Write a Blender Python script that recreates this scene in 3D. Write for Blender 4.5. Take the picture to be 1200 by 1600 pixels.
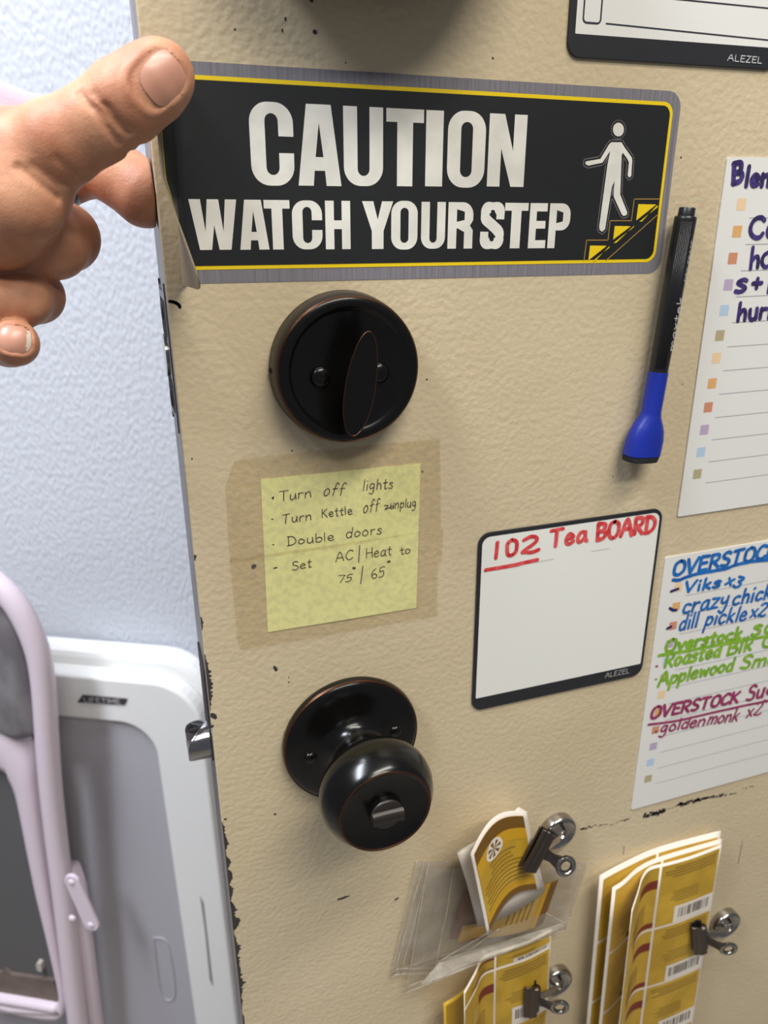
import bpy, bmesh, math, random
import numpy as np
from mathutils import Vector, Matrix, noise
from mathutils.geometry import tessellate_polygon
random.seed(7)
scene = bpy.context.scene
for o in list(bpy.data.objects): bpy.data.objects.remove(o)
C = scene.collection
# ------------------------------------------------------------------ camera, world, lights, exposure
H = 1.21                                  # camera height above the floor (m)
S = 323.65                                # camera distance from the door face (mm)
F = 1203.58
R = np.array([[0.94676350, 0.00666981, -0.32186083], [-0.12146015, 0.93329797, -0.33793837], [0.29813807, 0.35904098, 0.88442256]])
def V(u, v, w): return Vector((u/1000.0, -w/1000.0, H+v/1000.0))      # door frame in mm (right, up, off the door) -> world
cam = bpy.data.objects.new('camera', bpy.data.cameras.new('camera')); C.objects.link(cam); scene.camera = cam
def axis(r): return Vector((r[0], r[2], -r[1]))
cx_, cy_, cz_ = axis(R[0]), -axis(R[1]), -axis(R[2])
cam.matrix_world = Matrix(((cx_[0], cy_[0], cz_[0], 0), (cx_[1], cy_[1], cz_[1], -S/1000), (cx_[2], cy_[2], cz_[2], H), (0, 0, 0, 1)))
cam.data.sensor_fit = 'VERTICAL'; cam.data.sensor_height = 24; cam.data.lens = F/1600*24
cam.data.clip_start = 0.01
cam.data.dof.use_dof = True; cam.data.dof.focus_distance = 0.32; cam.data.dof.aperture_fstop = 9
world = bpy.data.worlds.new('world'); scene.world = world; world.use_nodes = True
bgn = world.node_tree.nodes['Background']; bgn.inputs[0].default_value = (0.80, 0.86, 1.0, 1); bgn.inputs[1].default_value = 0.16
def area(name, loc, target, sx, sy, power, col):
    l = bpy.data.lights.new(name, 'AREA'); l.shape = 'RECTANGLE'; l.size = sx; l.size_y = sy; l.energy = power; l.color = col
    o = bpy.data.objects.new(name, l); C.objects.link(o); o.location = loc
    o.rotation_euler = (Vector(target)-Vector(loc)).to_track_quat('-Z', 'Y').to_euler(); return o
area('ceiling_tube_near', (0.45, -0.85, 2.65), (0.15, 0.0, 0.9), 1.2, 0.2, 22, (1.0, 0.95, 0.86))
area('ceiling_tube_far', (0.25, -1.55, 2.65), (0.15, 0.0, 0.9), 1.2, 0.2, 17, (1.0, 0.95, 0.86))
area('ceiling_tube_left', (-0.75, -0.15, 2.6), (-0.2, 0.6, 0.8), 0.3, 1.2, 50, (0.86, 0.91, 1.0))
vs = scene.view_settings; vs.view_transform = 'Standard'; vs.look = 'None'; vs.gamma = 1; vs.use_curve_mapping = False; vs.exposure = 0.13
# ------------------------------------------------------------------ measuring helpers
def P(x, y, w=0.0):                       # point of the plane w mm off the door seen at photo position x, y
    d = R.T @ np.array([(x-600)/F, (y-800)/F, 1.0]); s = (S-w)/d[2]
    return np.array([d[0]*s, -d[1]*s, w])
def PV(x, y, v):                          # point at height v on that line of sight
    d = R.T @ np.array([(x-600)/F, (y-800)/F, 1.0]); s = -v/d[1]
    return np.array([d[0]*s, v, S-s*d[2]])
TH = math.radians(28); D0 = 520.0         # wall behind: turned 28 degrees, 520 mm behind the door face at u = 0
def WL(s, z, t): return (math.cos(TH)*s-math.sin(TH)*t, z, -(D0-math.sin(TH)*s-math.cos(TH)*t))   # wall frame (along, up, out) -> door frame
def BG(x, y, t):
    d = R.T @ np.array([(x-600)/F, (y-800)/F, 1.0]); h = np.array([math.cos(TH), -math.sin(TH)]); n = np.array([-math.sin(TH), -math.cos(TH)])
    D = np.array([d[0], d[2]]); c = np.array([0, -S]); p0 = np.array([0, D0])+n*t
    k = ((p0-c) @ n)/(D @ n); p = c+D*k
    return float((p-p0) @ h), float(-d[1]*k)
# ------------------------------------------------------------------ object helpers
ORG = {}
def lin(c): 
    return tuple(((x/255)/12.92 if x/255 <= 0.04045 else ((x/255+0.055)/1.055)**2.4) for x in c)+(1,)
def tag(o, label=None, cat=None, group=None, kind=None):
    if label: o['label'] = label
    if cat: o['category'] = cat
    if group: o['group'] = group
    if kind: o['kind'] = kind
    return o
def thing(name, base, label, cat, group=None):
    o = bpy.data.objects.new(name, None); C.objects.link(o); o.empty_display_size = 0.02
    o.location = V(*base); ORG[o] = V(*base); return tag(o, label, cat, group)
def mesh(name, vs_, fs, mat, parent=None, smooth=False, mats=None, label=None, origin=None, world_pts=False):
    org = ORG[parent] if parent is not None else (V(*origin) if origin is not None else V(*np.mean(np.array(vs_, dtype=float), axis=0)))
    me = bpy.data.meshes.new(name)
    me.from_pydata([tuple(V(*p)-org) for p in vs_], [], fs); me.validate(); me.update()
    for m in (mats or [mat]): me.materials.append(m)
    if smooth: me.polygons.foreach_set('use_smooth', [True]*len(me.polygons))
    o = bpy.data.objects.new(name, me); C.objects.link(o)
    if parent is None: o.location = org; ORG[o] = org
    else: o.parent = parent; ORG[o] = org
    if label: o['label'] = label
    return o
def fixn(o):
    bm = bmesh.new(); bm.from_mesh(o.data); bmesh.ops.recalc_face_normals(bm, faces=bm.faces); bm.to_mesh(o.data); bm.free(); return o
def bevel(o, w, seg=2, ang=40):
    m = o.modifiers.new('b', 'BEVEL'); m.width = w/1000; m.segments = seg; m.limit_method = 'ANGLE'; m.angle_limit = math.radians(ang); return o
def subsurf(o, n=2):
    m = o.modifiers.new('s', 'SUBSURF'); m.levels = n; m.render_levels = n; return o
def solid(o, t, off=-1):
    m = o.modifiers.new('t', 'SOLIDIFY'); m.thickness = t/1000; m.offset = off; return o
def prism(name, outline, w0, w1, mat, parent=None, frame=None, bev=0, **k):   # flat outline (a,b) pushed from w0 to w1
    f = frame or (lambda a, b, w: (a, b, w)); n = len(outline)
    vs_ = [f(a, b, w0) for a, b in outline]+[f(a, b, w1) for a, b in outline]
    fs = [tuple(range(n)), tuple(range(2*n-1, n-1, -1))]+[(i, n+i, n+(i+1) % n, (i+1) % n) for i in range(n)]
    o = fixn(mesh(name, vs_, fs, mat, parent, **k))
    if bev: bevel(o, bev)
    return o
def rr(x0, y0, x1, y1, r, n=8):
    if not isinstance(r, (tuple, list)): r = (r,)*4
    out = []
    for (cx, cy, a, q) in ((x1-r[0], y1-r[0], 0, r[0]), (x0+r[1], y1-r[1], 90, r[1]), (x0+r[2], y0+r[2], 180, r[2]), (x1-r[3], y0+r[3], 270, r[3])):
        for i in range(n+1):
            t = math.radians(a+90*i/n); out.append((cx+q*math.cos(t), cy+q*math.sin(t)))
    return out
def flat(name, polys, w, mat, parent, frame=None, **k):                      # polys: list of [outer, hole, ...]
    f = frame or (lambda a, b, w: (a, b, w)); vs_ = []; fs = []
    for loops in polys:
        base = len(vs_); pts = [q for l in loops for q in l]
        tri = tessellate_polygon([[Vector((a, b, 0)) for a, b in l] for l in loops])
        vs_ += [f(a, b, w) for a, b in pts]
        for t in tri:
            (x1, y1), (x2, y2), (x3, y3) = (pts[i] for i in t)
            ar = (x2-x1)*(y3-y1)-(x3-x1)*(y2-y1)
            if abs(ar) < 1e-7: continue
            t = t if ar > 0 else t[::-1]
            fs.append(tuple(base+i for i in t))
    return mesh(name, vs_, fs, mat, parent, **k)
def smoothline(pts, n=5):
    if len(pts) < 3: return list(pts)
    p = [pts[0]]+list(pts)+[pts[-1]]; out = []
    for i in range(1, len(p)-2):
        a, b, c, d = (np.array(q, float) for q in p[i-1:i+3])
        for j in range(n):
            t = j/n; out.append(tuple(0.5*((2*b)+(-a+c)*t+(2*a-5*b+4*c-d)*t*t+(-a+3*b-3*c+d)*t**3)))
    out.append(tuple(p[-2])); return out
def ribbon_polys(line, width, caps=True, taper=False):
    polys = []; hw = width/2; n = len(line)
    for i in range(n-1):
        (x0, y0), (x1, y1) = line[i][:2], line[i+1][:2]; L = math.hypot(x1-x0, y1-y0)
        if L < 1e-6: continue
        nx, ny = -(y1-y0)/L*hw, (x1-x0)/L*hw
        polys.append([(x0-nx, y0-ny), (x1-nx, y1-ny), (x1+nx, y1+ny), (x0+nx, y0+ny)])
    if caps:
        for (x, y) in [q[:2] for q in line]: polys.append([(x+hw*math.cos(a*math.pi/4), y+hw*math.sin(a*math.pi/4)) for a in range(8)])
    return polys
def polymesh(name, polys, w, mat, parent, frame=None, jitter=0.0, **k):
    f = frame or (lambda a, b, w: (a, b, w)); vs_ = []; fs = []
    for j, pl in enumerate(polys):
        b0 = len(vs_); ww = w+jitter*((j*7) % 31); vs_ += [f(a, b, ww) for a, b in pl]; fs.append(tuple(range(b0, b0+len(pl))))
    return mesh(name, vs_, fs, mat, parent, **k)
def lathe(name, prof, c, mat, parent=None, seg=64, axis_='w', cap=True, **k):          # prof: (radius, height) ; c: centre (u,v,w)
    vs_ = []; fs = []
    for r, h in prof:
        for i in range(seg):
            a = 2*math.pi*i/seg; x, y = r*math.cos(a), r*math.sin(a)
            vs_.append((c[0]+x, c[1]+y, c[2]+h) if axis_ == 'w' else ((c[0]+h, c[1]+x, c[2]+y) if axis_ == 'u' else (c[0]+x, c[1]+h, c[2]+y)))
    for j in range(len(prof)-1):
        for i in range(seg):
            a = j*seg+i; b = j*seg+(i+1) % seg; fs.append((a, b, b+seg, a+seg))
    if cap: fs.append(tuple(range(seg-1, -1, -1))); fs.append(tuple((len(prof)-1)*seg+i for i in range(seg)))
    o = fixn(mesh(name, vs_, fs, mat, parent, smooth=True, **k))
    m = o.modifiers.new('e', 'EDGE_SPLIT'); m.split_angle = math.radians(50); return o
def tube(name, pts, r, mat, parent=None, seg=16, closed=False, ry=None, **k):
    pts = [np.array(p, float) for p in pts]; n = len(pts); vs_ = []; fs = []; up = None
    for i, p in enumerate(pts):
        t = pts[(i+1) % n]-pts[i-1] if closed else pts[min(i+1, n-1)]-pts[max(i-1, 0)]; t = t/np.linalg.norm(t)
        if up is None:
            up = np.cross(t, [0.12, 0.3, 0.95]); up /= np.linalg.norm(up)
        up = up-t*(up@t); up /= np.linalg.norm(up); s_ = np.cross(t, up); rad = r[i] if isinstance(r, (list, tuple)) else r
        for j in range(seg):
            a = 2*math.pi*j/seg; vs_.append(tuple(p+up*math.cos(a)*rad+s_*math.sin(a)*(rad if ry is None else ry)))
    m = n if closed else n-1
    for i in range(m):
        for j in range(seg):
            a = i*seg+j; b = i*seg+(j+1) % seg; c_ = ((i+1) % n)*seg; fs.append((a, b, c_+(j+1) % seg, c_+j))
    if not closed: fs.append(tuple(range(seg-1, -1, -1))); fs.append(tuple((n-1)*seg+j for j in range(seg)))
    return fixn(mesh(name, vs_, fs, mat, parent, smooth=True, **k))
def grid(name, fn, na, nb, mat, parent=None, smooth=True, **k):              # fn(s,t) s,t in 0..1
    vs_ = [tuple(fn(i/na, j/nb)) for j in range(nb+1) for i in range(na+1)]
    fs = [(j*(na+1)+i, j*(na+1)+i+1, (j+1)*(na+1)+i+1, (j+1)*(na+1)+i) for j in range(nb) for i in range(na)]
    return mesh(name, vs_, fs, mat, parent, smooth=smooth, **k)
# ------------------------------------------------------------------ materials
def mat(name, col, rough=0.5, metal=0.0, spec=0.5, bump=None, col2=None, cscale=None, cmix=0.5, coat=0, sss=0, sheen=0, detail=3, stretch=None, alpha=1.0, trans=0, bump2=None, ramp=(0.4, 0.6), bdetail=2):
    m = bpy.data.materials.new(name); m.use_nodes = True; nt = m.node_tree; N = nt.nodes; L = nt.links; b = N['Principled BSDF']
    b.inputs['Base Color'].default_value = lin(col); b.inputs['Roughness'].default_value = rough; b.inputs['Metallic'].default_value = metal
    b.inputs['Specular IOR Level'].default_value = spec; b.inputs['Coat Weight'].default_value = coat; b.inputs['Coat Roughness'].default_value = 0.15
    b.inputs['Alpha'].default_value = alpha; b.inputs['Transmission Weight'].default_value = trans
    if sss: b.inputs['Subsurface Weight'].default_value = sss; b.inputs['Subsurface Radius'].default_value = (1.0, 0.35, 0.2); b.inputs['Subsurface Scale'].default_value = 0.004
    tc = N.new('ShaderNodeTexCoord'); mp = N.new('ShaderNodeMapping'); L.new(tc.outputs['Object'], mp.inputs[0])
    if stretch: mp.inputs['Scale'].default_value = stretch
    if col2 is not None:
        n = N.new('ShaderNodeTexNoise'); n.inputs['Scale'].default_value = cscale; n.inputs['Detail'].default_value = detail; L.new(mp.outputs[0], n.inputs[0])
        r = N.new('ShaderNodeValToRGB'); r.color_ramp.elements[0].position = ramp[0]; r.color_ramp.elements[1].position = ramp[1]
        r.color_ramp.elements[0].color = lin(col); r.color_ramp.elements[1].color = lin(col2); L.new(n.outputs[0], r.inputs[0]); L.new(r.outputs[0], b.inputs['Base Color'])
    last = None
    for bp in (bump, bump2):
        if bp:
            n = N.new('ShaderNodeTexNoise'); n.inputs['Scale'].default_value = bp[0]; n.inputs['Detail'].default_value = bdetail; L.new(mp.outputs[0], n.inputs[0])
            q = N.new('ShaderNodeBump'); q.inputs['Strength'].default_value = bp[1]; q.inputs['Distance'].default_value = bp[2]; L.new(n.outputs[0], q.inputs['Height'])
            if last: L.new(last.outputs[0], q.inputs['Normal'])
            last = q
    if last: L.new(last.outputs[0], b.inputs['Normal'])
    return m
M = {}
M['door'] = mat('door_paint', (210, 194, 162), 0.45, spec=0.3, bump=(360, 0.42, 0.0007), bump2=(120, 0.15, 0.001), col2=(198, 181, 148), cscale=9, ramp=(0.3, 0.75), stretch=(0.95, 1, 1.05), bdetail=0.8)
M['edge'] = mat('door_edge_steel', (150, 146, 145), 0.4, 0.75, bump=(900, 0.2, 0.0003), stretch=(1, 1, 0.1), col2=(120, 116, 116), cscale=60)
M['wall'] = mat('wall_paint', (209, 212, 219), 0.55, bump=(205, 0.6, 0.0019), bump2=(330, 0.25, 0.0006), stretch=(1.35, 1.35, 0.75), bdetail=0)
M['chip'] = mat('bare_metal_chip', (62, 58, 58), 0.6, spec=0.3)
M['black_print'] = mat('sign_black', (31, 32, 33), 0.42, spec=0.5, bump=(40, 0.1, 0.001))
M['brushed'] = mat('sign_brushed_grey', (136, 133, 138), 0.45, spec=0.4, col2=(111, 108, 114), cscale=9, stretch=(90, 1, 3), detail=4, ramp=(0.3, 0.7))
M['yellow'] = mat('sign_yellow', (238, 205, 20), 0.45)
M['white_print'] = mat('sign_white', (232, 230, 220), 0.5, col2=(219, 217, 207), cscale=60)
M['outline_print'] = mat('sign_outline_grey', (112, 106, 110), 0.5)
M['ochre_print'] = mat('sign_thin_ochre', (178, 140, 62), 0.5)
M['sign_back'] = mat('magnet_back', (158, 142, 114), 0.6, bump=(500, 0.2, 0.0005))
M['bronze'] = mat('oil_rubbed_bronze', (11, 10, 9), 0.21, 0.0, spec=0.38, coat=0.08)
M['bronze_side'] = mat('bronze_side', (44, 38, 35), 0.4, 0.3)
M['copper'] = mat('rubbed_copper_edge', (90, 62, 44), 0.32, 0.9)
M['note'] = mat('note_paper', (238, 238, 176), 0.75, bump=(30, 0.15, 0.002), col2=(231, 232, 168), cscale=20)
M['pen'] = mat('pen_ink', (62, 48, 58), 0.6)
M['board_frame'] = mat('board_frame', (38, 39, 42), 0.45)
M['board_white'] = mat('board_white', (232, 232, 224), 0.25, spec=0.5)
M['pad_white'] = mat('pad_white', (228, 227, 222), 0.4)
M['red_ink'] = mat('red_ink', (205, 52, 55), 0.5, col2=(226, 92, 92), cscale=260)
M['faint'] = mat('faint_ink', (205, 198, 196), 0.5)
M['blue_ink'] = mat('blue_ink', (26, 112, 190), 0.5, col2=(22, 92, 168), cscale=150)
M['navy_ink'] = mat('navy_ink', (38, 34, 98), 0.5)
M['purple_ink'] = mat('purple_ink', (74, 58, 124), 0.5, col2=(48, 38, 86), cscale=200)
M['green_ink'] = mat('green_ink', (138, 186, 48), 0.5, col2=(120, 170, 40), cscale=150)
M['magenta_ink'] = mat('magenta_ink', (160, 58, 104), 0.5, col2=(146, 46, 88), cscale=150)
M['rule'] = mat('rule_grey', (150, 150, 158), 0.5)
M['dark_rule'] = mat('rule_dark', (45, 46, 55), 0.5)
M['logo_print'] = mat('logo_grey', (190, 190, 190), 0.5)
M['pen_black'] = mat('marker_black', (28, 28, 30), 0.35, bump=None)
M['pen_blue'] = mat('marker_blue', (24, 44, 150), 0.4)
M['felt'] = mat('eraser_felt', (22, 22, 24), 0.9, bump=(900, 0.5, 0.001))
M['steel'] = mat('bright_steel', (176, 172, 166), 0.2, 1.0)
M['latch'] = mat('latch_steel', (168, 166, 164), 0.16, 1.0, bump=(500, 0.05, 0.0002))
M['clip'] = mat('dark_nickel', (98, 88, 80), 0.3, 0.9)
M['paper'] = mat('label_paper', (232, 222, 208), 0.6)
M['mustard'] = mat('label_mustard', (208, 168, 54), 0.45, col2=(188, 150, 42), cscale=35, detail=2)
M['mustard_bright'] = mat('label_yellow', (206, 158, 28), 0.45)
M['label_brown'] = mat('label_brown', (118, 82, 24), 0.45)
M['label_pale'] = mat('label_pale', (192, 158, 88), 0.45)
M['label_red'] = mat('label_red_band', (122, 40, 18), 0.45)
M['label_text'] = mat('label_text', (146, 114, 44), 0.5)
M['bar_black'] = mat('barcode_black', (70, 62, 62), 0.5)
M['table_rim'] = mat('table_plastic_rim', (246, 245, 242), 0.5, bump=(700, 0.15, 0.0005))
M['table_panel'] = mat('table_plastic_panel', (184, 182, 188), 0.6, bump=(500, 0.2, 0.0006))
M['table_badge'] = mat('table_badge', (62, 58, 60), 0.5)
M['chair_paint'] = mat('chair_enamel', (232, 216, 226), 0.33, spec=0.5)
M['fabric'] = mat('chair_fabric', (140, 136, 138), 0.9, bump=(1300, 0.4, 0.0008), col2=(112, 107, 110), cscale=26, stretch=(1, 1, 0.5))
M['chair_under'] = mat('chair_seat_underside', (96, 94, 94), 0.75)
M['chair_wood'] = mat('chair_brown_strip', (122, 106, 96), 0.7, col2=(104, 90, 84), cscale=25)
M['skin'] = mat('skin', (202, 148, 116), 0.5, spec=0.35, sss=0.12, col2=(174, 114, 86), cscale=70, detail=6, ramp=(0.36, 0.72), bump=(1300, 0.35, 0.0003), bump2=(420, 0.3, 0.0004))
M['nail'] = mat('nail', (198, 144, 122), 0.36, spec=0.5, sss=0.1, coat=0.1, bump=(120, 0.1, 0.0004))
M['nail_tip'] = mat('nail_tip', (222, 212, 196), 0.35)
M['sleeve'] = mat('sleeve_cloth', (222, 190, 198), 0.9, bump=(1500, 0.3, 0.0006), col2=(212, 168, 180), cscale=30)
M['ring'] = mat('ring_metal', (110, 112, 106), 0.28, 0.9)
M['maroon'] = mat('maroon_enamel', (60, 40, 36), 0.35)
M['floor'] = mat('floor_tile', (140, 134, 126), 0.5, col2=(128, 122, 114), cscale=6)
M['dark'] = mat('dark_gap', (16, 15, 15), 0.8)
def film(name, col, fac, rough, bump, base=(0.5, 0.5, 0.48, 1)):                            # thin clear plastic: transparent mixed with a glossy surface
    m = bpy.data.materials.new(name); m.use_nodes = True; nt = m.node_tree; N = nt.nodes; L = nt.links; N.clear()
    out = N.new('ShaderNodeOutputMaterial'); mx = N.new('ShaderNodeMixShader'); t = N.new('ShaderNodeBsdfTransparent'); p = N.new('ShaderNodeBsdfPrincipled')
    t.inputs[0].default_value = lin(col); p.inputs['Base Color'].default_value = base; p.inputs['Roughness'].default_value = rough
    tc = N.new('ShaderNodeTexCoord'); n = N.new('ShaderNodeTexNoise'); n.inputs['Scale'].default_value = bump[0]; n.inputs['Detail'].default_value = 3; L.new(tc.outputs['Object'], n.inputs[0])
    q = N.new('ShaderNodeBump'); q.inputs['Strength'].default_value = bump[1]; q.inputs['Distance'].default_value = bump[2]; L.new(n.outputs[0], q.inputs['Height']); L.new(q.outputs[0], p.inputs['Normal'])
    mr = N.new('ShaderNodeMapRange'); mr.inputs['From Min'].default_value = 0.45; mr.inputs['From Max'].default_value = 0.62; mr.inputs['To Min'].default_value = fac[0]; mr.inputs['To Max'].default_value = fac[1]
    L.new(n.outputs[0], mr.inputs[0]); L.new(mr.outputs[0], mx.inputs[0]); L.new(t.outputs[0], mx.inputs[1]); L.new(p.outputs[0], mx.inputs[2]); L.new(mx.outputs[0], out.inputs[0]); return m
M['tape'] = film('clear_tape', (247, 244, 236), (0.0, 0.15), 0.35, (330, 0.5, 0.0008), (0.5, 0.46, 0.38, 1))
M['bag'] = film('clear_bag', (243, 241, 237), (0.16, 0.34), 0.22, (28, 0.6, 0.006), (0.66, 0.61, 0.52, 1))
M['bag_fold'] = film('clear_bag_fold', (240, 236, 228), (0.42, 0.70), 0.25, (90, 0.6, 0.004), (0.72, 0.66, 0.56, 1))
# ------------------------------------------------------------------ the setting
UE = 19.5; DW = 860.0
def wframe(a, b, t): return WL(a, b, t)
wl = prism('wall_back', [(-2600, -1210), (985, -1210), (985, 1400), (-2600, 1400)], 0, -100, M['wall'], frame=wframe, origin=WL(0, -1210, 0)); tag(wl, 'white wall with orange-peel texture behind the open door', kind='structure')
fl = prism('floor', [(-2600, -1600), (2200, -1600), (2200, 1500), (-2600, 1500)], -1210, -1260, M['floor'], frame=lambda a, b, w: (a, w, b), origin=(0, -1210, 0)); tag(fl, 'grey floor under the door', kind='structure')
# door slab: face at w=0, thickness 45; edge bevelled slightly
dv = [(UE, -1200), (UE+DW, -1200), (UE+DW, 830), (UE, 830)]
door = mesh('door_1', [(UE, -1200, 0), (UE+DW, -1200, 0), (UE+DW, 830, 0), (UE, 830, 0), (UE+0.4, -1200, -45), (UE+DW, -1200, -45), (UE+DW, 830, -45), (UE+0.4, 830, -45)],
            [(0, 1, 2, 3), (7, 6, 5, 4), (0, 3, 7, 4), (1, 5, 6, 2), (3, 2, 6, 7), (0, 4, 5, 1)], M['door'], mats=[M['door'], M['edge']], origin=(UE, -1200, 0))
door.data.polygons[2].material_index = 1; bevel(door, 0.8, 3)
tag(door, 'tan painted steel door standing open, orange-peel paint chipped along its edge', kind='structure')
# paint chips
def blob(x, y, rx, ry, n=11, rot=0.0, amp=0.35):
    out = []
    for i in range(n):
        a = 2*math.pi*i/n; k = 1+amp*(random.random()*2-1); px, py = rx*k*math.cos(a), ry*k*math.sin(a)
        out.append((x+px*math.cos(rot)-py*math.sin(rot), y+px*math.sin(rot)+py*math.cos(rot)))
    return out
chips = []
def strip_chip(y0, y1, wmax, n=60):                                         # ragged strip of missing paint along the door edge
    v0 = P(320, y0)[1]; v1 = P(320, y1)[1]; pts = [(UE+0.25, v0), (UE+0.25, v1)]
    for i in range(n+1):
        t = i/n; v = v1+(v0-v1)*t; e = min(1, 6*t, 6*(1-t))
        q = abs(noise.noise(Vector((v*0.09, 3.1, 0))))*1.5+abs(noise.noise(Vector((v*0.45, 9.1, 0))))*0.9+0.15*random.random()
        pts.append((UE+0.45+wmax*min(1, q)*e, v))
    chips.append(pts)
strip_chip(1022, 1112, 3.2); strip_chip(1290, 1345, 2.4); strip_chip(1340, 1430, 2.4); strip_chip(1415, 1470, 4.4, 40); strip_chip(1466, 1600, 4.0, 80); strip_chip(1590, 1900, 4, 60); strip_chip(864, 874, 1.8, 8); strip_chip(962, 984, 1.2, 12)
for x, y, rx, ry, ro in [(397, 885, 1.3, 1.0, .6), (430, 1044, 1.2, 1.6, .2), (333, 1118, 1.5, 2.0, .5), (331, 1135, 1.0, 1.0, 0), (451, 1058, .4, .5, 0), (451, 1066, .4, .4, 0), (352, 1280, .8, .6, 0),
                     (492, 51, .8, .9, 0), (446, 30, .4, .7, 0), (441, 48, .4, .7, 0), (367, 46, .4, .4, 0), (770, 91, .5, .5, .5), (456, 704, .4, .4, 0), (300, 717, .4, .4, 0), (430, 1272, .7, .7, 0), (486, 0, .8, .9, 0), (667, 593, .4, .5, 0),
                     (540, 148-50, .3, .3, 0), (620, 1404, 1.6, .7, .3), (536, 1403, 3.6, .9, .0), (1064, 246, .4, .6, 0), (1066, 600, .3, .4, 0), (957, 745, .4, .4, 0), (660, 737, .4, .7, 0)]:
    q = P(x, y); chips.append(blob(q[0], q[1], rx, ry, rot=ro, n=10))
for (x0, y0, x1, y1, th, dens) in [(908, 1296, 930, 1290, 1.6, 6), (935, 1290, 955, 1288, .8, 5), (962, 1285, 985, 1279, .9, 6), (1005, 1275, 1040, 1266, 2.8, 22), (1045, 1264, 1056, 1259, .8, 3), (1058, 1258, 1095, 1249, 2.2, 24), (1090, 1250, 1130, 1242, 1.7, 20), (1130, 1243, 1150, 1240, 1.0, 5), (1160, 1232, 1176, 1228, 1.0, 4)]:
    a, b = P(x0, y0), P(x1, y1)
    for i in range(dens):
        t = (i+random.random())/dens; q = a+(b-a)*t
        chips.append(blob(q[0], q[1]+random.uniform(-.5, .5)*th, random.uniform(.6, 1.7), random.uniform(.35, .7)*th*.95, rot=random.uniform(-.4, .7), n=7))
for pts in [[(265, 471), (272, 472), (279, 476), (281, 480)]]:
    q = [tuple(P(*p)[:2]) for p in pts]; chips += ribbon_polys(smoothline(q, 3), 1.3)
for pts in [[(975, 1322), (974, 1336)], [(1160, 1315), (1153, 1350)], [(975, 245), (976, 255)]]:
    q = [tuple(P(*p)[:2]) for p in pts]; chips += ribbon_polys(smoothline(q, 3), .45)
cps = []
for c in chips: cps.append([c])
ch = flat('paint_chip', cps, 0.06, M['chip'], door, label='dark bare patches where the paint has chipped off'); ch['kind'] = 'stuff'
# faint pink smudges
sm = []
for x, y in [(1090, 302), (1097, 320), (738, 859), (722, 862)]:
    q = P(x, y); sm.append([blob(q[0], q[1], 2.0, .8, rot=.4)])
flat('ink_smudge', sm, 0.05, mat('smudge', (204, 176, 146), 0.6), door, label='faint red ink smudges')['kind'] = 'stuff'
# latch faceplates in the door edge
def edge_plate(v0, v1, m, name, dw=(-34, -10)):
    return prism(name, rr(v0, dw[0], v1, dw[1], 4), UE+0.5, UE-0.55, m, door, frame=lambda a, b, w: (w, a, b))
ep = edge_plate(P(250, 470)[1]+2, P(280, 690)[1]+6, M['edge'], 'deadbolt_faceplate', (-37, -6)); ep['label'] = 'steel faceplate of the deadbolt in the door edge'
va, vb = P(250, 470)[1]+2, P(280, 690)[1]+6
lathe('deadbolt_end', [(0.2, 0), (9, 0), (9, -1.5), (7.5, -1.5), (0.2, -1.5)], (UE-0.3, (va+vb)/2, -22), M['latch'], door, seg=32, axis_='u')
for vv in (va-8, vb+8): lathe('faceplate_screw', [(0.2, 0), (4, 0), (3.6, -0.9), (0.2, -1.0)], (UE-0.4, vv, -22), M['chip'], door, seg=20, axis_='u')
prism('edge_hole', rr(va-18, -35, va-3, -9, 3), UE-0.2, UE-0.7, M['dark'], door, frame=lambda a, b, w: (w, a, b)); prism('edge_hole', rr(vb+3, -35, vb+18, -9, 3), UE-0.2, UE-0.7, M['dark'], door, frame=lambda a, b, w: (w, a, b))
lv = P(318, 1158)[1]+8
edge_plate(lv-29, lv+29, M['chip'], 'latch_faceplate', (-35, -8))
# spring latch: rounded bolt
lb = []
for k in range(0, 13):
    pass
LW0, LW1 = -29.0, -15.0
seg = 20; vs_ = []; ringn = 0
# cylinder along -u, end cut by a curved bevel
lvc = P(314, 1158, -18)[1]; rl = 10.0; lwc = -19.5
rows = [0.0, .45, .8, .93, .985, 1.0]
for ri, fr_ in enumerate(rows):
    for i in range(28):
        a = 2*math.pi*i/28; yv = rl*math.cos(a); zw = rl*math.sin(a)
        ext = 12.8*(1-.93*(max(0, yv)/rl)**2.6)**.5; k = (1, 1, 1, .985, .95, .9)[ri]
        vs_.append((UE+1-fr_*ext, lvc+yv*k, lwc+zw*k))
fs = [(r*28+i, r*28+(i+1) % 28, (r+1)*28+(i+1) % 28, (r+1)*28+i) for r in range(5) for i in range(28)]+[tuple(5*28+i for i in range(28))]
lt = fixn(mesh('latch_bolt', vs_, fs, M['latch'], door, smooth=True, label='shiny rounded steel latch sticking out of the door edge'))
lt.modifiers.new('e', 'EDGE_SPLIT').split_angle = math.radians(35)
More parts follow.
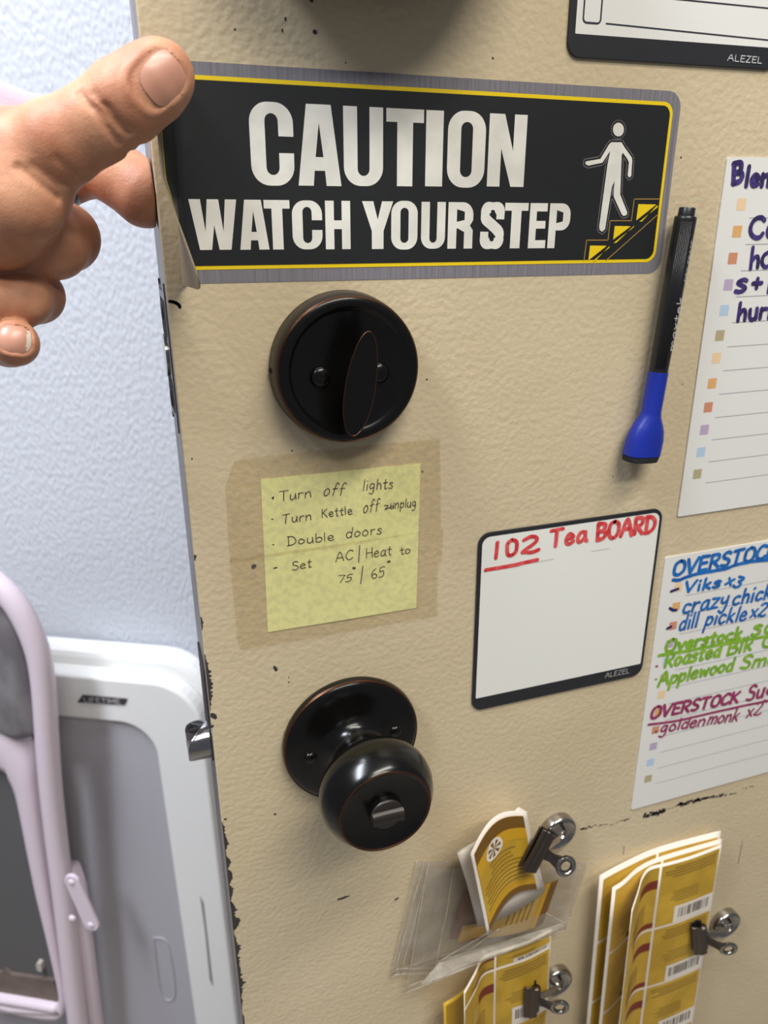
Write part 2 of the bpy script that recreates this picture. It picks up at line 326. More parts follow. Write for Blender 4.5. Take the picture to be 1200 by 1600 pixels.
# ------------------------------------------------------------------ deadbolt
dc = (90.2, -61.0, 0)
db = lathe('deadbolt', [(31.6, 0.1), (32.2, 1.2), (31.6, 8), (31.2, 10.5), (30.6, 11.6)], dc, M['bronze_side'], door, label='round dark bronze deadbolt plate with thumb turn under the caution sign')
lathe('plate_rim', [(30.8, 11.2), (30.9, 12.2), (30.2, 12.9), (29.6, 12.6)], dc, M['copper'], db, cap=False, label='rubbed copper edge of the plate')
lathe('face_plate', [(30.2, 11.5), (30.0, 12.9), (28.6, 13.6), (27.0, 13.5), (25.6, 12.6), (24.4, 12.0), (0.1, 12.0)], dc, M['bronze'], db)
for sx in (77.5, 103.3):
    s_ = lathe('screw', [(4.2, 11.8), (4.2, 13.0), (3.2, 13.9), (1.4, 14.2), (0.1, 14.2)], (sx, -62.6, 0), M['bronze'], db, seg=28)
q = P(421, 577); lathe('set_screw', [(1.5, 0), (1.5, 2.2), (0.6, 2.6), (.1, 2.6)], (q[0]+.6, q[1], 2.0), M['dark'], db, seg=14)
# thumb turn: leaf shaped paddle
ang = math.atan2(94.9-87.1, 86-44.3)
def leaf(a0, b0, w0, n=40):
    out = []
    for i in range(n):
        t = 2*math.pi*i/n; x = a0*math.sin(t)*(1-0.10*math.cos(t)); y = b0*math.cos(t)
        out.append((91.4+x*math.cos(ang)+y*math.sin(ang), -64.6+y*math.cos(ang)-x*math.sin(ang), w0))
    return out
L_ = [leaf(3.6, 8, 11.5), leaf(3.4, 9, 17), leaf(4.6, 18, 20), leaf(6.2, 21.3, 22.6), leaf(6.5, 21.7, 24.0)]
vs_ = [p for l in L_ for p in l]; fs = [(j*40+i, j*40+(i+1) % 40, (j+1)*40+(i+1) % 40, (j+1)*40+i) for j in range(4) for i in range(40)]+[tuple(160+i for i in range(40)), tuple(range(39, -1, -1))]
tt = fixn(mesh('thumb_turn', vs_, fs, M['bronze'], db, smooth=True)); tt.modifiers.new('e', 'EDGE_SPLIT').split_angle = math.radians(35)
tube('turn_edge', leaf(6.4, 21.6, 24.0), 0.28, M['copper'], db, seg=6, closed=True)
# ------------------------------------------------------------------ knob
kc = (89.2, -254.5, 0)
kn = lathe('door_knob', [(35.6, 0.1), (36.3, 1.5), (36.2, 4.0), (35.2, 5.6), (33, 6.6), (27, 7.4), (19, 8.3), (15.0, 10.0), (12.6, 13), (11.4, 17), (11.4, 20.5), (13.4, 25), (17.5, 28.5), (22.5, 32.5), (26, 37.5), (27.6, 43), (27.4, 48), (25.7, 53), (23.6, 56.4), (22.5, 58.2), (21.6, 58.9), (21.0, 58.4), (20, 58.0), (10, 57.6), (8.1, 57.6), (8.0, 60.0), (0.1, 60.0)], kc, M['bronze'], door, seg=80, label='round oil-rubbed bronze door knob with privacy turn')
lathe('rose_edge', [(35.5, 4.7), (36.25, 4.6), (35.7, 5.6), (34.9, 5.5)], kc, M['copper'], kn, seg=80, cap=False, label='rubbed copper edge line of the rose')
lathe('knob_edge', [(21.4, 58.5), (22.2, 58.75), (21.6, 59.15), (20.9, 58.6)], kc, M['copper'], kn, seg=80, cap=False)
for sx, sy in ((-23, -2.5), (23, 2.5)): lathe('rose_screw', [(3.4, 6.6), (3.4, 8.2), (2.2, 9.2), (.1, 9.2)], (kc[0]+sx, kc[1]+sy, 0), M['bronze'], kn, seg=20)
# privacy turn: a round button with a raised thumb bar
lathe('turn_button', [(7.9, 59.2), (7.8, 60.6), (7.0, 61.2), (.1, 61.2)], kc, M['bronze_side'], kn, seg=40)
def barf(s, t):
    a = (s-.5)*2; b = (t-.5)*2; x = a*7.4; y = b*3.6
    return (kc[0]+x, kc[1]+y-0.5, 61.0+2.4*math.sqrt(max(0, 1-b*b))+0.3*a*a)
grid('turn_bar', barf, 10, 12, M['bronze_side'], kn)
# ------------------------------------------------------------------ dark holder above the sign (only its lower end shows)
hb = P(600, 3, 0); cxh = P(572, 0, 0)[0]
hold = prism('door_fitting', rr(cxh-60, hb[1], cxh+60, hb[1]+130, 54, 18), 0.2, 36, M['maroon'], origin=(cxh, hb[1], 0), bev=9)
tag(hold, 'dark maroon rounded fitting on the door, above the caution sign', 'door fitting')
# ------------------------------------------------------------------ caution sign
sa = math.radians(-0.55); SO = np.array([250.6, 50.6])
def sloc(x, y):                                        # photo position -> sign coordinates (origin outer top right)
    q = P(x, y)[:2]-SO; return (q[0]*math.cos(-sa)-q[1]*math.sin(-sa), q[0]*math.sin(-sa)+q[1]*math.cos(-sa))
AB = -219.5                                            # where the sheet leaves the door (sign coordinates)
def sframe(a, b, w):
    # bent left part: the sheet leaves the door at a line and rises towards the room
    ab = AB+0.03*(b+77); c, s_ = math.cos(sa), math.sin(sa)
    k = max(0.0, min(1.0, (b+77)/77.0))
    thm = math.radians(99-22*min(1, k*2.1)); Rb = 6.0-2.0*(1-k)
    if a >= ab: x, z = a, 0.0; nx, nz = 0.0, 1.0
    else:
        l = ab-a; la = Rb*thm
        if l < la:
            t = l/Rb; x = ab-Rb*math.sin(t); z = Rb*(1-math.cos(t))
        else:
            t = thm; x = ab-Rb*math.sin(t)-(l-la)*math.cos(t); z = Rb*(1-math.cos(t))+(l-la)*math.sin(t)
        nx, nz = math.sin(t), math.cos(t)
    x += nx*w; z += nz*w
    return (SO[0]+x*c-b*s_, SO[1]+x*s_+b*c, z+0.15)
SL, SR, ST, SB = -254.0, 0.0, 0.0, -77.3
def spatch(name, outline, w, m, parent, **k):          # outline split along vertical strips so that it follows the bend
    return flat(name, outline, w, m, parent, frame=sframe, **k)
def clipcols(poly_fn, xs):
    pass
BX = [-256+i*0.5 for i in range(84)]+[-214+i*3.0 for i in range(72)]
sign = thing('caution_sign', (SO[0]-110, SO[1]-77, 0), 'black and yellow CAUTION WATCH YOUR STEP magnetic sign, left end peeled off the door', 'sign')
def band(name, x0, x1, y0, y1, r, w, m, thick=None, nx=90, ny=24, **k):   # rounded rectangle as a fine grid
    def edge(x):
        d = 0.0
        for xc, sgn in ((x0+r, -1), (x1-r, 1)):
            if (x-xc)*sgn > 0: d = r-math.sqrt(max(0, r*r-(x-xc)**2))
        return d
    xs = sorted(set([x0+r*(1-math.cos(math.pi/2*i/8)) for i in range(9)]+[x1-r*(1-math.cos(math.pi/2*i/8)) for i in range(9)]+[q for q in BX if x0 < q < x1]))
    vs_ = []; fs = []
    for x in xs:
        e = edge(x)
        for j in range(ny+1): vs_.append(sframe(x, y0+e+(y1-y0-2*e)*j/ny, w))
    n = ny+1
    for i in range(len(xs)-1):
        for j in range(ny): fs.append((i*n+j, (i+1)*n+j, (i+1)*n+j+1, i*n+j+1))
    o = mesh(name, vs_, fs, m, sign, smooth=True, **k)
    return o
sp = band('magnet_sheet', SL, SR, SB, ST, 7, 0.0, M['brushed'], label='brushed grey border of the sign')
sp.data.materials.append(M["sign_back"]); solid(sp, 0.6, -1); md = sp.modifiers["t"]; md.material_offset = 1; md.material_offset_rim = 1; sp.modifiers.new('e', 'EDGE_SPLIT').split_angle = math.radians(50)
band('yellow_border', SL+4.2, SR-3.9, SB+5.2, ST-4.4, 5, 0.12, M['yellow'])
band('black_panel', SL+5.7, SR-5.4, SB+6.7, ST-5.9, 4, 0.26, M['black_print'])
# lettering
def arc(cx, cy, rx, ry, a0, a1, n=8): return [(cx+rx*math.cos(math.radians(a0+(a1-a0)*i/n)), cy+ry*math.sin(math.radians(a0+(a1-a0)*i/n))) for i in range(n+1)]
def glyph(ch, W, Hh):                                   # heavy condensed capitals; W, Hh in mm; stem s
    s = W*0.345 if ch not in 'I' else W; R_ = W*0.42; ri = max(0.12*W, (W-2*s)/2); hb_ = Hh*0.13
    if ch == 'I': return [[[(0, 0), (W, 0), (W, Hh), (0, Hh)]]]
    if ch == 'O': return [[rr(0, -.015*Hh, W, Hh*1.015, R_), rr(s, hb_, W-s, Hh-hb_, ri*.98)]]
    if ch == 'C':
        o = arc(W-R_, Hh-R_, R_, R_, 0, 90)+arc(R_, Hh-R_, R_, R_, 90, 180)+arc(R_, R_, R_, R_, 180, 270)+arc(W-R_, R_, R_, R_, 270, 360)+[(W, Hh*.40), (W-s, Hh*.40)]
        i_ = arc(W/2, hb_+ri, ri*.98, ri, 0, -180)+arc(W/2, Hh-hb_-ri, ri*.98, ri, 180, 0)+[(W-s, Hh*.60), (W, Hh*.60)]
        return [[o+i_]]
    if ch == 'U': return [[[(0, Hh), (0, R_)][:1]+arc(R_, R_, R_, R_, 180, 270)+arc(W-R_, R_, R_, R_, 270, 360)+[(W, Hh), (W-s, Hh)]+arc(W/2, hb_+ri, ri*.98, ri, 0, -180)+[(s, Hh)]]]
    if ch == 'T': s = W*.42; return [[[(0, Hh), (0, Hh*.83), ((W-s)/2, Hh*.83), ((W-s)/2, 0), ((W+s)/2, 0), ((W+s)/2, Hh*.83), (W, Hh*.83), (W, Hh)]]]
    if ch == 'A': return [[[(0, 0), (W*.22, Hh), (W*.78, Hh), (W, 0), (W*.65, 0), (W*.62, Hh*.19), (W*.38, Hh*.19), (W*.35, 0)], [(W*.41, Hh*.36), (W*.59, Hh*.36), (W*.50, Hh*.78)]]]
    if ch == 'N': return [[[(0, 0), (0, Hh), (W*.40, Hh), (W*.66, Hh*.5), (W*.66, Hh), (W, Hh), (W, 0), (W*.64, 0), (W*.34, Hh*.53), (W*.34, 0)]]]
    if ch == 'W': return [[[(0, Hh), (W*.165, 0), (W*.42, 0), (W*.50, Hh*.5), (W*.58, 0), (W*.835, 0), (W, Hh), (W*.76, Hh), (W*.69, Hh*.36), (W*.62, Hh), (W*.38, Hh), (W*.31, Hh*.36), (W*.24, Hh)]]]
    if ch == 'H': return [[[(0, 0), (0, Hh), (s, Hh), (s, Hh*.60), (W-s, Hh*.60), (W-s, Hh), (W, Hh), (W, 0), (W-s, 0), (W-s, Hh*.42), (s, Hh*.42), (s, 0)]]]
    if ch == 'Y': return [[[(0, Hh), (W*.31, Hh*.38), (W*.31, 0), (W*.69, 0), (W*.69, Hh*.38), (W, Hh), (W*.64, Hh), (W*.50, Hh*.62), (W*.36, Hh)]]]
    if ch == 'E': return [[[(0, 0), (0, Hh), (W, Hh), (W, Hh*.82), (s*1.15, Hh*.82), (s*1.15, Hh*.61), (W*.93, Hh*.61), (W*.93, Hh*.44), (s*1.15, Hh*.44), (s*1.15, Hh*.18), (W, Hh*.18), (W, 0)]]]
    if ch == 'P': return [[[(0, 0), (0, Hh)]+arc(W-R_, Hh-R_, R_, R_, 90, 0)+arc(W-R_, Hh*.40+R_, R_, R_, 0, -90)+[(s, Hh*.40), (s, 0)], [(s, Hh*.56), (W-s, Hh*.60), (W-s, Hh*.80), (s, Hh*.85)]]]
    if ch == 'R': return [[[(0, 0), (0, Hh)]+arc(W-R_, Hh-R_, R_, R_, 90, 0)+[(W, Hh*.62), (W*.88, Hh*.50), (W, Hh*.40), (W, 0), (W-s, 0), (W-s, Hh*.36), (s*1.15, Hh*.44), (s, Hh*.44), (s, 0)], [(s, Hh*.58), (W-s, Hh*.62), (W-s, Hh*.80), (s, Hh*.85)]]]
    if ch == 'S':
        c_ = smoothline([(W*.83, Hh*.64), (W*.82, Hh*.80), (W*.70, Hh*.90), (W*.5, Hh*.925), (W*.30, Hh*.90), (W*.18, Hh*.78), (W*.22, Hh*.64), (W*.5, Hh*.51), (W*.78, Hh*.37), (W*.83, Hh*.22), (W*.70, Hh*.10), (W*.5, Hh*.075), (W*.30, Hh*.10), (W*.18, Hh*.20), (W*.17, Hh*.37)], 4)
        lf, rt = [], []
        for i, p in enumerate(c_):
            t = np.array(c_[min(i+1, len(c_)-1)])-np.array(c_[max(i-1, 0)]); t /= np.linalg.norm(t); nn = np.array([-t[1], t[0]])
            hw = (W*.17)*abs(nn[0])+Hh*.078*abs(nn[1]); lf.append(tuple(np.array(p)+nn*hw)); rt.append(tuple(np.array(p)-nn*hw))
        if True: 
            qs = []
            for i in range(len(lf)-1): qs.append([[rt[i], rt[i+1], lf[i+1], lf[i]]])
            return qs
def place_text(name, items, ytop, ybot, m):             # items: (char, photo x0, photo x1); ytop/ybot functions photo x -> photo y
    for ch, x0, x1 in items:
        ym = (ytop(x0)+ybot(x0))/2
        a0 = sloc(x0, ybot(x0) if ch in 'AHTNIEPRWUOCS' and False else ym)[0]; a1 = sloc(x1, (ytop(x1)+ybot(x1))/2)[0]
        b1 = sloc((x0+x1)/2, ytop((x0+x1)/2))[1]; b0 = sloc((x0+x1)/2, ybot((x0+x1)/2))[1]
        g = glyph(ch, a1-a0, b1-b0)
        flat('letter', [[[(a0+x, b0+y) for x, y in lp] for lp in loops] for loops in g], 0.36, m, sign, frame=sframe)
sc = 1200/850
def cx(x): return 350+x/sc
T1 = [('C', cx(57), cx(153)), ('A', cx(161), cx(257)), ('U', cx(263), cx(350)), ('T', cx(357), cx(439)), ('I', cx(444), cx(482)), ('O', cx(492), cx(575)), ('N', cx(582), cx(664))]
place_text('big', T1, lambda x: 158+(x-395)*(180-158)/(822-395), lambda x: 290+(x-395)*(292-290)/(822-395), M['white_print'])
T2 = [('W', 297, 371), ('A', 373, 419), ('T', 413, 453), ('C', cx(150), cx(216)), ('H', cx(223), cx(278)), ('Y', cx(304), cx(372)), ('O', cx(368), cx(426)), ('U', cx(434), cx(487)), ('R', cx(493), cx(548)), ('S', cx(565), cx(616)), ('T', cx(617), cx(668)), ('E', cx(672), cx(710)), ('P', cx(715), cx(761))]
place_text('small', T2, lambda x: 311+(x-296)*(318-311)/(889-296), lambda x: 390.5+(x-300)*(387.5-390.5)/(886-300), M['white_print'])
# walking figure and stairs (crop scale 5, origin 880,130)
def fx(pts): return [sloc(880+x/5, 130+y/5) for x, y in pts]
bodyo = [(370, 462), (450, 462), (472, 500), (530, 580), (534, 600), (526, 725), (510, 738), (498, 722), (508, 620), (500, 600), (462, 545), (452, 560), (440, 870), (495, 1010), (490, 1030), (465, 1038), (452, 1025), (390, 890), (388, 860), (396, 765), (375, 810), (322, 1140), (300, 1160), (280, 1148), (276, 1120), (340, 640), (362, 530), (300, 622), (190, 645), (168, 632), (170, 612), (285, 592), (352, 480)]
hd = fx([(426+43*math.cos(a*math.pi/12), 363+54*math.sin(a*math.pi/12)) for a in range(24)])[::-1]
def grow(pts, d):
    p = np.array(pts); n = len(p); out = []
    area_ = sum(p[i][0]*p[(i+1) % n][1]-p[(i+1) % n][0]*p[i][1] for i in range(n)); sg = 1 if area_ > 0 else -1
    for i in range(n):
        e1 = p[i]-p[i-1]; e2 = p[(i+1) % n]-p[i]; n1 = np.array([e1[1], -e1[0]])/np.linalg.norm(e1)*sg; n2 = np.array([e2[1], -e2[0]])/np.linalg.norm(e2)*sg
        b = n1+n2; L = np.linalg.norm(b); b = b/L if L > 1e-6 else n1; k = min(1.6, 1/max(.3, b @ n1)); out.append(tuple(p[i]+b*d*k))
    return out
bo = fx(bodyo); oc = lambda pts: [ribbon_polys(list(pts)+[pts[0]], 0.32, True)]
ringp = [[q] for q in ribbon_polys(grow(bo, .95)+[grow(bo, .95)[0]], .38)+ribbon_polys(grow(hd, .95)+[grow(hd, .95)[0]], .38)]
flat('figure_outline', ringp, .33, M['outline_print'], sign, frame=sframe)
flat('walking_figure', [[bo], [hd]], .38, M['white_print'], sign, frame=sframe, label='white walking person pictogram')
# stairs
for tri in ([(582, 945), (722, 948), (565, 1072)], [(398, 1115), (522, 1118), (385, 1222)], [(205, 1268), (335, 1270), (192, 1384)]):
    flat('stair_tread', [[fx(tri)]], .36, M['yellow'], sign, frame=sframe, label='yellow step')
for seg_ in ([(590, 1082), (728, 972), (735, 962), (728, 955), (610, 1080)], [(388, 1248), (545, 1125), (550, 1112), (410, 1246)], [(225, 1390), (355, 1285), (358, 1272), (245, 1388)]):
    flat('stair_stripe', [[fx(seg_)]], .36, M['yellow'], sign, frame=sframe)
ln = []
for l in ([(158, 1385), (178, 1226), (345, 1226), (362, 1074), (528, 1074), (550, 905), (748, 905)], [(330, 1385), (738, 1022)]):
    ln += [[q] for q in ribbon_polys(fx(l), .35)]
flat('stair_outline', ln, .34, M['ochre_print'], sign, frame=sframe)
# ------------------------------------------------------------------ handwriting: single-line letters, baseline 0, capitals 10, small letters 6
G = {
'A': (7, [[(0, 0), (3.5, 10), (7, 0)], [(1.2, 4), (5.8, 4)]]), 'B': (6, [[(0.5, 0), (0.5, 10)], [(0.5, 10), (4.5, 9.5), (5.2, 7.5), (4, 5.6), (0.8, 5.2)], [(0.8, 5.2), (5, 4.6), (6, 2.6), (4.6, .5), (.5, 0)]]),
'C': (6, [[(6, 8.4), (4.5, 9.9), (2, 9.3), (.3, 6), (.4, 3), (2, .4), (4.5, .3), (6, 1.6)]]), 'D': (6.5, [[(0.8, 0), (0.8, 10)], [(0, 10), (4, 9.4), (6.5, 6), (5.8, 2.4), (3, .2), (0, 0)]]),
'E': (5.5, [[(5.5, 10), (.5, 10), (.4, 0), (5.5, 0)], [(.5, 5.3), (4.6, 5.3)]], 1), 'G': (6.5, [[(6, 8.4), (4, 10), (1.2, 8.5), (.2, 5), (1.4, 1), (4.4, .2), (6.2, 2), (6.3, 4.6), (3.6, 4.6)]]),
'H': (6, [[(.4, 0), (.4, 10)], [(5.8, 0), (5.8, 10)], [(.4, 5), (5.8, 5.2)]]), 'I': (1, [[(.5, 0), (.5, 10)]]), 'K': (6, [[(.4, 0), (.4, 10)], [(5.6, 9.6), (.8, 4.6)], [(1.6, 5.2), (6, 0)]], 1),
'L': (5, [[(.4, 10), (.4, 0), (5, 0)]], 1), 'O': (7, [[(3.6, 10), (1, 8.6), (.2, 5), (1.2, 1.2), (3.6, 0), (6, 1.4), (7, 5), (6, 8.7), (3.6, 10)]]),
'R': (6, [[(.5, 0), (.5, 10)], [(.5, 10), (4.6, 9.6), (5.6, 7.4), (4, 5.3), (.8, 4.8)], [(2, 4.9), (6, 0)]]), 'S': (5.6, [[(5.4, 8.8), (3.4, 10), (.9, 8.9), (1.1, 6.4), (4.2, 4.6), (5.3, 2.4), (3.6, .2), (.2, .8)]]),
'T': (6.4, [[(0, 9.8), (6.4, 10)], [(3.2, 10), (3.0, 0)]]), 'V': (6.4, [[(0, 10), (3.0, 0), (6.4, 10)]], 1), 'Y': (6, [[(0, 10), (3, 5), (6, 10)], [(3, 5), (3, 0)]], 1), 'Z': (5.5, [[(0, 10), (5.5, 10), (0, 0), (5.5, 0)]], 1),
'a': (5, [[(4.6, 5.6), (2.4, 6), (.4, 3.6), (.8, .8), (2.6, .2), (4.4, 2.6), (4.6, 5.6)], [(4.5, 4), (4.7, .6), (5.4, 0)]]),
'b': (5, [[(.5, 10), (.5, 0)], [(.5, 3.4), (2.6, 5.8), (4.8, 4.2), (4.4, 1), (2.2, 0), (.5, 1)]]), 'c': (4.6, [[(4.4, 5), (2.6, 6), (.6, 4.4), (.6, 1.4), (2.4, .1), (4.6, 1)]]),
'd': (5, [[(4.4, 4.4), (2.4, 5.8), (.4, 3.4), (1, .5), (2.8, .2), (4.4, 2)], [(4.7, 10), (4.5, 0)]]), 'e': (4.8, [[(.6, 3), (4.3, 3.6), (3.6, 5.7), (1.8, 5.8), (.4, 3.6), (.9, .8), (2.8, 0), (4.8, 1)]]),
'f': (4.2, [[(4.4, 9), (3, 10.2), (1.9, 8.8), (1.8, 0)], [(.2, 5.4), (4, 5.8)]]), 'g': (5, [[(4.4, 5.4), (2.2, 6), (.4, 3.8), (1.2, 1.6), (3, 1.4), (4.4, 3.4)], [(4.5, 5.6), (4.6, -2), (2.6, -4), (.6, -3)]]),
'h': (5, [[(.5, 10), (.5, 0)], [(.5, 3.4), (2.6, 5.8), (4.4, 4.6), (4.6, 0)]]), 'i': (1.2, [[(.6, 5.6), (.6, 0)], [(.6, 8.6), (.7, 9.0)]]), 'k': (5, [[(.5, 10), (.5, 0)], [(4.4, 5.8), (.8, 2.6)], [(1.6, 3.2), (4.8, 0)]], 1),
'l': (1.2, [[(.6, 10), (.6, 0)]]), 'm': (7.4, [[(.4, 6), (.4, 0)], [(.4, 3.6), (2.2, 5.9), (3.6, 4.4), (3.7, 0)], [(3.7, 3.6), (5.4, 5.9), (7, 4.4), (7.1, 0)]]),
'n': (5, [[(.4, 6), (.4, 0)], [(.4, 3.4), (2.6, 5.9), (4.4, 4.4), (4.6, 0)]]), 'o': (5, [[(2.6, 6), (.6, 4.6), (.4, 1.8), (2.2, 0), (4.4, 1.4), (4.6, 4.2), (2.6, 6)]]),
'p': (5, [[(.5, 6), (.4, -4)], [(.5, 3.6), (2.6, 6), (4.8, 4.4), (4.4, 1.4), (2.2, .2), (.5, 1.2)]]), 'r': (3.6, [[(.4, 6), (.4, 0)], [(.4, 3.4), (1.8, 5.6), (3.8, 5.6)]]),
's': (4, [[(3.8, 5.2), (2.2, 6), (.6, 4.8), (3.4, 2.4), (3.2, .6), (1.4, 0), (0, .8)]]), 't': (3.6, [[(1.8, 9), (1.7, 1), (2.6, 0), (3.6, .6)], [(0, 6), (3.6, 6.3)]]),
'u': (5, [[(.4, 6), (.5, 1.4), (2.2, 0), (4.2, 1.8), (4.5, 6)], [(4.5, 6), (4.8, 0)]]), 'w': (6.6, [[(0, 6), (1.4, 0), (3.3, 5), (5, 0), (6.6, 6)]], 1), 'x': (4.4, [[(0, 6), (4.4, 0)], [(4.4, 6), (0, 0)]]),
'y': (5, [[(.4, 6), (.6, 3), (2.2, 2), (4.2, 3.6)], [(4.6, 6), (4.2, 0), (2.6, -4), (.8, -3.4)]]), 'z': (4.4, [[(0, 6), (4.4, 6), (0, 0), (4.4, 0)]], 1), 'v': (4.6, [[(0, 6), (2.2, 0), (4.6, 6)]], 1),
'0': (5.4, [[(2.8, 10), (.8, 8.4), (.3, 5), (1, 1.2), (2.8, 0), (4.8, 1.6), (5.3, 5), (4.7, 8.6), (2.8, 10)]]), '1': (1, [[(.5, 10), (.5, 0)]]), '2': (6, [[(.6, 8.6), (3, 10), (5.4, 8.8), (4.8, 6), (.4, 1.2), (1.8, .6), (4, 0), (6.4, .8)]]),
'3': (5, [[(.6, 9.6), (4.6, 9.4), (4.4, 7), (2.2, 5.4), (4.8, 3.8), (4.6, .8), (2, -.2), (.2, 1)]]), '5': (5, [[(5, 10), (1.4, 9.8), (1, 5.8)], [(1, 5.8), (3.8, 6), (4.8, 3.4), (3.6, .5), (.4, .4)]]), '6': (5, [[(4.2, 9.8), (1.2, 7), (.3, 3), (1.8, 0), (4.4, .8), (4.6, 3.6), (2.4, 4.8), (.6, 3)]]),
'7': (5, [[(0, 9.6), (5.2, 9.8), (2.4, 0)]], 1), '/': (2.4, [[(0, -1.6), (2.2, 11)]]), '+': (4.6, [[(2.3, 7), (2.3, 1.4)], [(0, 4.2), (4.6, 4.2)]]), '.': (1, [[(.4, 2.6), (.8, 3.2), (.3, 3.0)]]), 'o_': (2.4, [[(1.2, 10), (.3, 8.8), (1.3, 7.8), (2.2, 9), (1.2, 10)]]), ' ': (4, [])}
def write(text, p0, p1, ptop, width, m, parent, w=0.3, slant=0.0, name='handwriting', wob=.25, frame=None, **k):
    a = np.array(P(*p0)[:2]); b = np.array(P(*p1)[:2]); t = np.array(P(*ptop)[:2]); ex = (b-a)/np.linalg.norm(b-a); ey = np.array([-ex[1], ex[0]])
    hh = abs((t-a) @ ey)/10.0; chars = ['o_' if c == '°' else c for c in text]; tot = sum(G[c][0]+1.8 for c in chars)-1.8; sx = np.linalg.norm(b-a)/tot; x = 0; polys = []
    for c in chars:
        g = G[c]
        for st in g[1]:
            st = [(px+random.uniform(-wob, wob), py+random.uniform(-wob, wob)) for px, py in st]
            line = st if len(g) > 2 else smoothline(st, 4)
            polys += ribbon_polys([tuple(a+ex*((x+px)*sx+slant*py*hh)+ey*py*hh) for px, py in line], width)
        x += g[0]+1.8
    return polymesh(name, polys, w, m, parent, jitter=0.006, **k)
def pxline(pts, width, m, parent, w=0.3, name='drawn_line', n=4):
    q = smoothline([tuple(P(*p)[:2]) for p in pts], n); return polymesh(name, ribbon_polys(q, width), w, m, parent, jitter=0.006)
# ------------------------------------------------------------------ sticky note with packing tape
def quad(pts): return [tuple(P(*p)[:2]) for p in pts]
note = thing('sticky_note', P(530, 990, 0), 'yellow sticky note with handwritten closing checklist taped under the deadbolt', 'note')
nq = quad([(407, 748.5), (418.2, 987.6), (650.3, 949.3), (656.7, 723.8)])
def nf(s, t):
    a, b, c, d = (np.array(q) for q in nq); p = a*(1-s)*t+d*s*t+b*(1-s)*(1-t)+c*s*(1-t)
    return (p[0], p[1], 0.3+0.2*math.exp(-((s-.5)/.22)**2)*math.exp(-(t/.1)**2))
npaper = grid('paper', nf, 24, 20, M['note'], note); solid(npaper, .12); npaper.modifiers.new('e', 'EDGE_SPLIT').split_angle = math.radians(50)
def nc(x, y): return (340+x/3.158, 670+y/3.158)
for tx, a, b, t, sl in [('Turn', (305, 357), (460, 335), (300, 310), .1), ('off', (518, 328), (618, 326), (515, 268), .2), ('lights', (715, 303), (862, 292), (712, 252), .1),
                 ('Turn', (318, 468), (460, 447), (314, 425), .1), ('Kettle', (513, 437), (662, 420), (510, 395), .0), ('off', (715, 415), (792, 403), (712, 355), .2), ('unplug', (850, 393), (975, 383), (848, 350), .05),
                 ('Double', (345, 574), (572, 548), (342, 532), .0), ('doors', (632, 537), (806, 517), (630, 490), .1), ('Set', (368, 697), (460, 680), (366, 655), .1), ('AC', (582, 655), (665, 640), (580, 610), .1), ('Heat', (732, 636), (855, 620), (730, 590), .0), ('to', (900, 620), (948, 612), (898, 582), .0),
                 ('75', (590, 757), (655, 752), (586, 722), .2), ('°', (660, 722), (680, 720), (658, 682), 0), ('65', (756, 740), (820, 727), (752, 692), .1), ('°', (834, 690), (852, 688), (832, 650), 0)]:
    write(tx, nc(*a), nc(*b), nc(*t), .42, M['pen'], note, w=.36, slant=sl, wob=.3)
for l in ([(268, 340), (275, 335), (272, 345)], [(266, 444), (273, 445)], [(271, 570), (276, 570)], [(276, 688), (292, 684)], [(695, 657), (700, 575)], [(705, 762), (716, 676)], [(278, 686), (290, 682)], [(822, 377), (840, 378), (825, 396), (842, 390), (862, 380)]):
    pxline([nc(*q) for q in l], .5, M['pen'], note, w=.36, name='handwriting')
def tape(outline, w, label):
    pts = quad([nc(*p) for p in outline]); o = flat('packing_tape', [[pts[::-1]]], w, M['tape'], None, origin=(pts[0][0], pts[0][1], 0)); tag(o, label, 'tape', 'clear packing tape over the sticky note')
    return o
tape([(80, 157), (130, 143), (560, 100), (1095, 42), (1100, 300), (1100, 492), (560, 585), (62, 655), (50, 520), (45, 400), (38, 280), (60, 215)], .62, 'upper strip of wrinkled clear tape across the top of the sticky note')
tape([(58, 640), (560, 570), (1112, 489), (1105, 650), (1085, 660), (1082, 920), (820, 965), (500, 1025), (112, 1088), (95, 1030), (80, 850)], .70, 'lower strip of wrinkled clear tape across the bottom of the sticky note')
# ------------------------------------------------------------------ boards
tea = thing('magnetic_whiteboard', (214, -255, 0), 'small square black-framed magnetic whiteboard with red 102 Tea BOARD heading', 'whiteboard')
prism('frame', rr(158.8, -255.3, 269.3, -149.3, 6.5), 0.15, 1.2, M['board_frame'], tea, bev=.3)
flat('writing_surface', [[rr(160.9, -247.2, 267.4, -151.6, (4.5, 4.5, .6, .6))]], 1.28, M['board_white'], tea)
def c2(x, y): return (700+x/3.333, 770+y/3.333)
for tx, a, b, t in [('1', (238, 335), (248, 334), (236, 254)), ('0', (295, 325), (348, 318), (292, 245)), ('2', (378, 312), (458, 298), (372, 232)), ('Tea', (525, 280), (710, 246), (515, 196)), ('BOARD', (765, 242), (1065, 196), (755, 160))]:
    write(tx, c2(*a), c2(*b), c2(*t), 2.2 if tx != 'BOARD' else 2.4, M['red_ink'], tea, w=1.36)
pxline([c2(190, 397), (c2(330, 372)), c2(458, 343)], 2.2, M['red_ink'], tea, w=1.36); pxline([c2(330, 378), c2(540, 340)], .6, M['faint'], tea, w=1.35); pxline([c2(740, 300), c2(830, 285)], .5, M['faint'], tea, w=1.35)
write('ALEZEL', c2(812, 957), c2(935, 931), c2(810, 934), .3, M['logo_print'], tea, w=1.3, name='lettering', wob=0)
cal = thing('magnetic_planner', (320, 61, 0), 'black-framed white planner board with tick box at the top right corner', 'whiteboard')
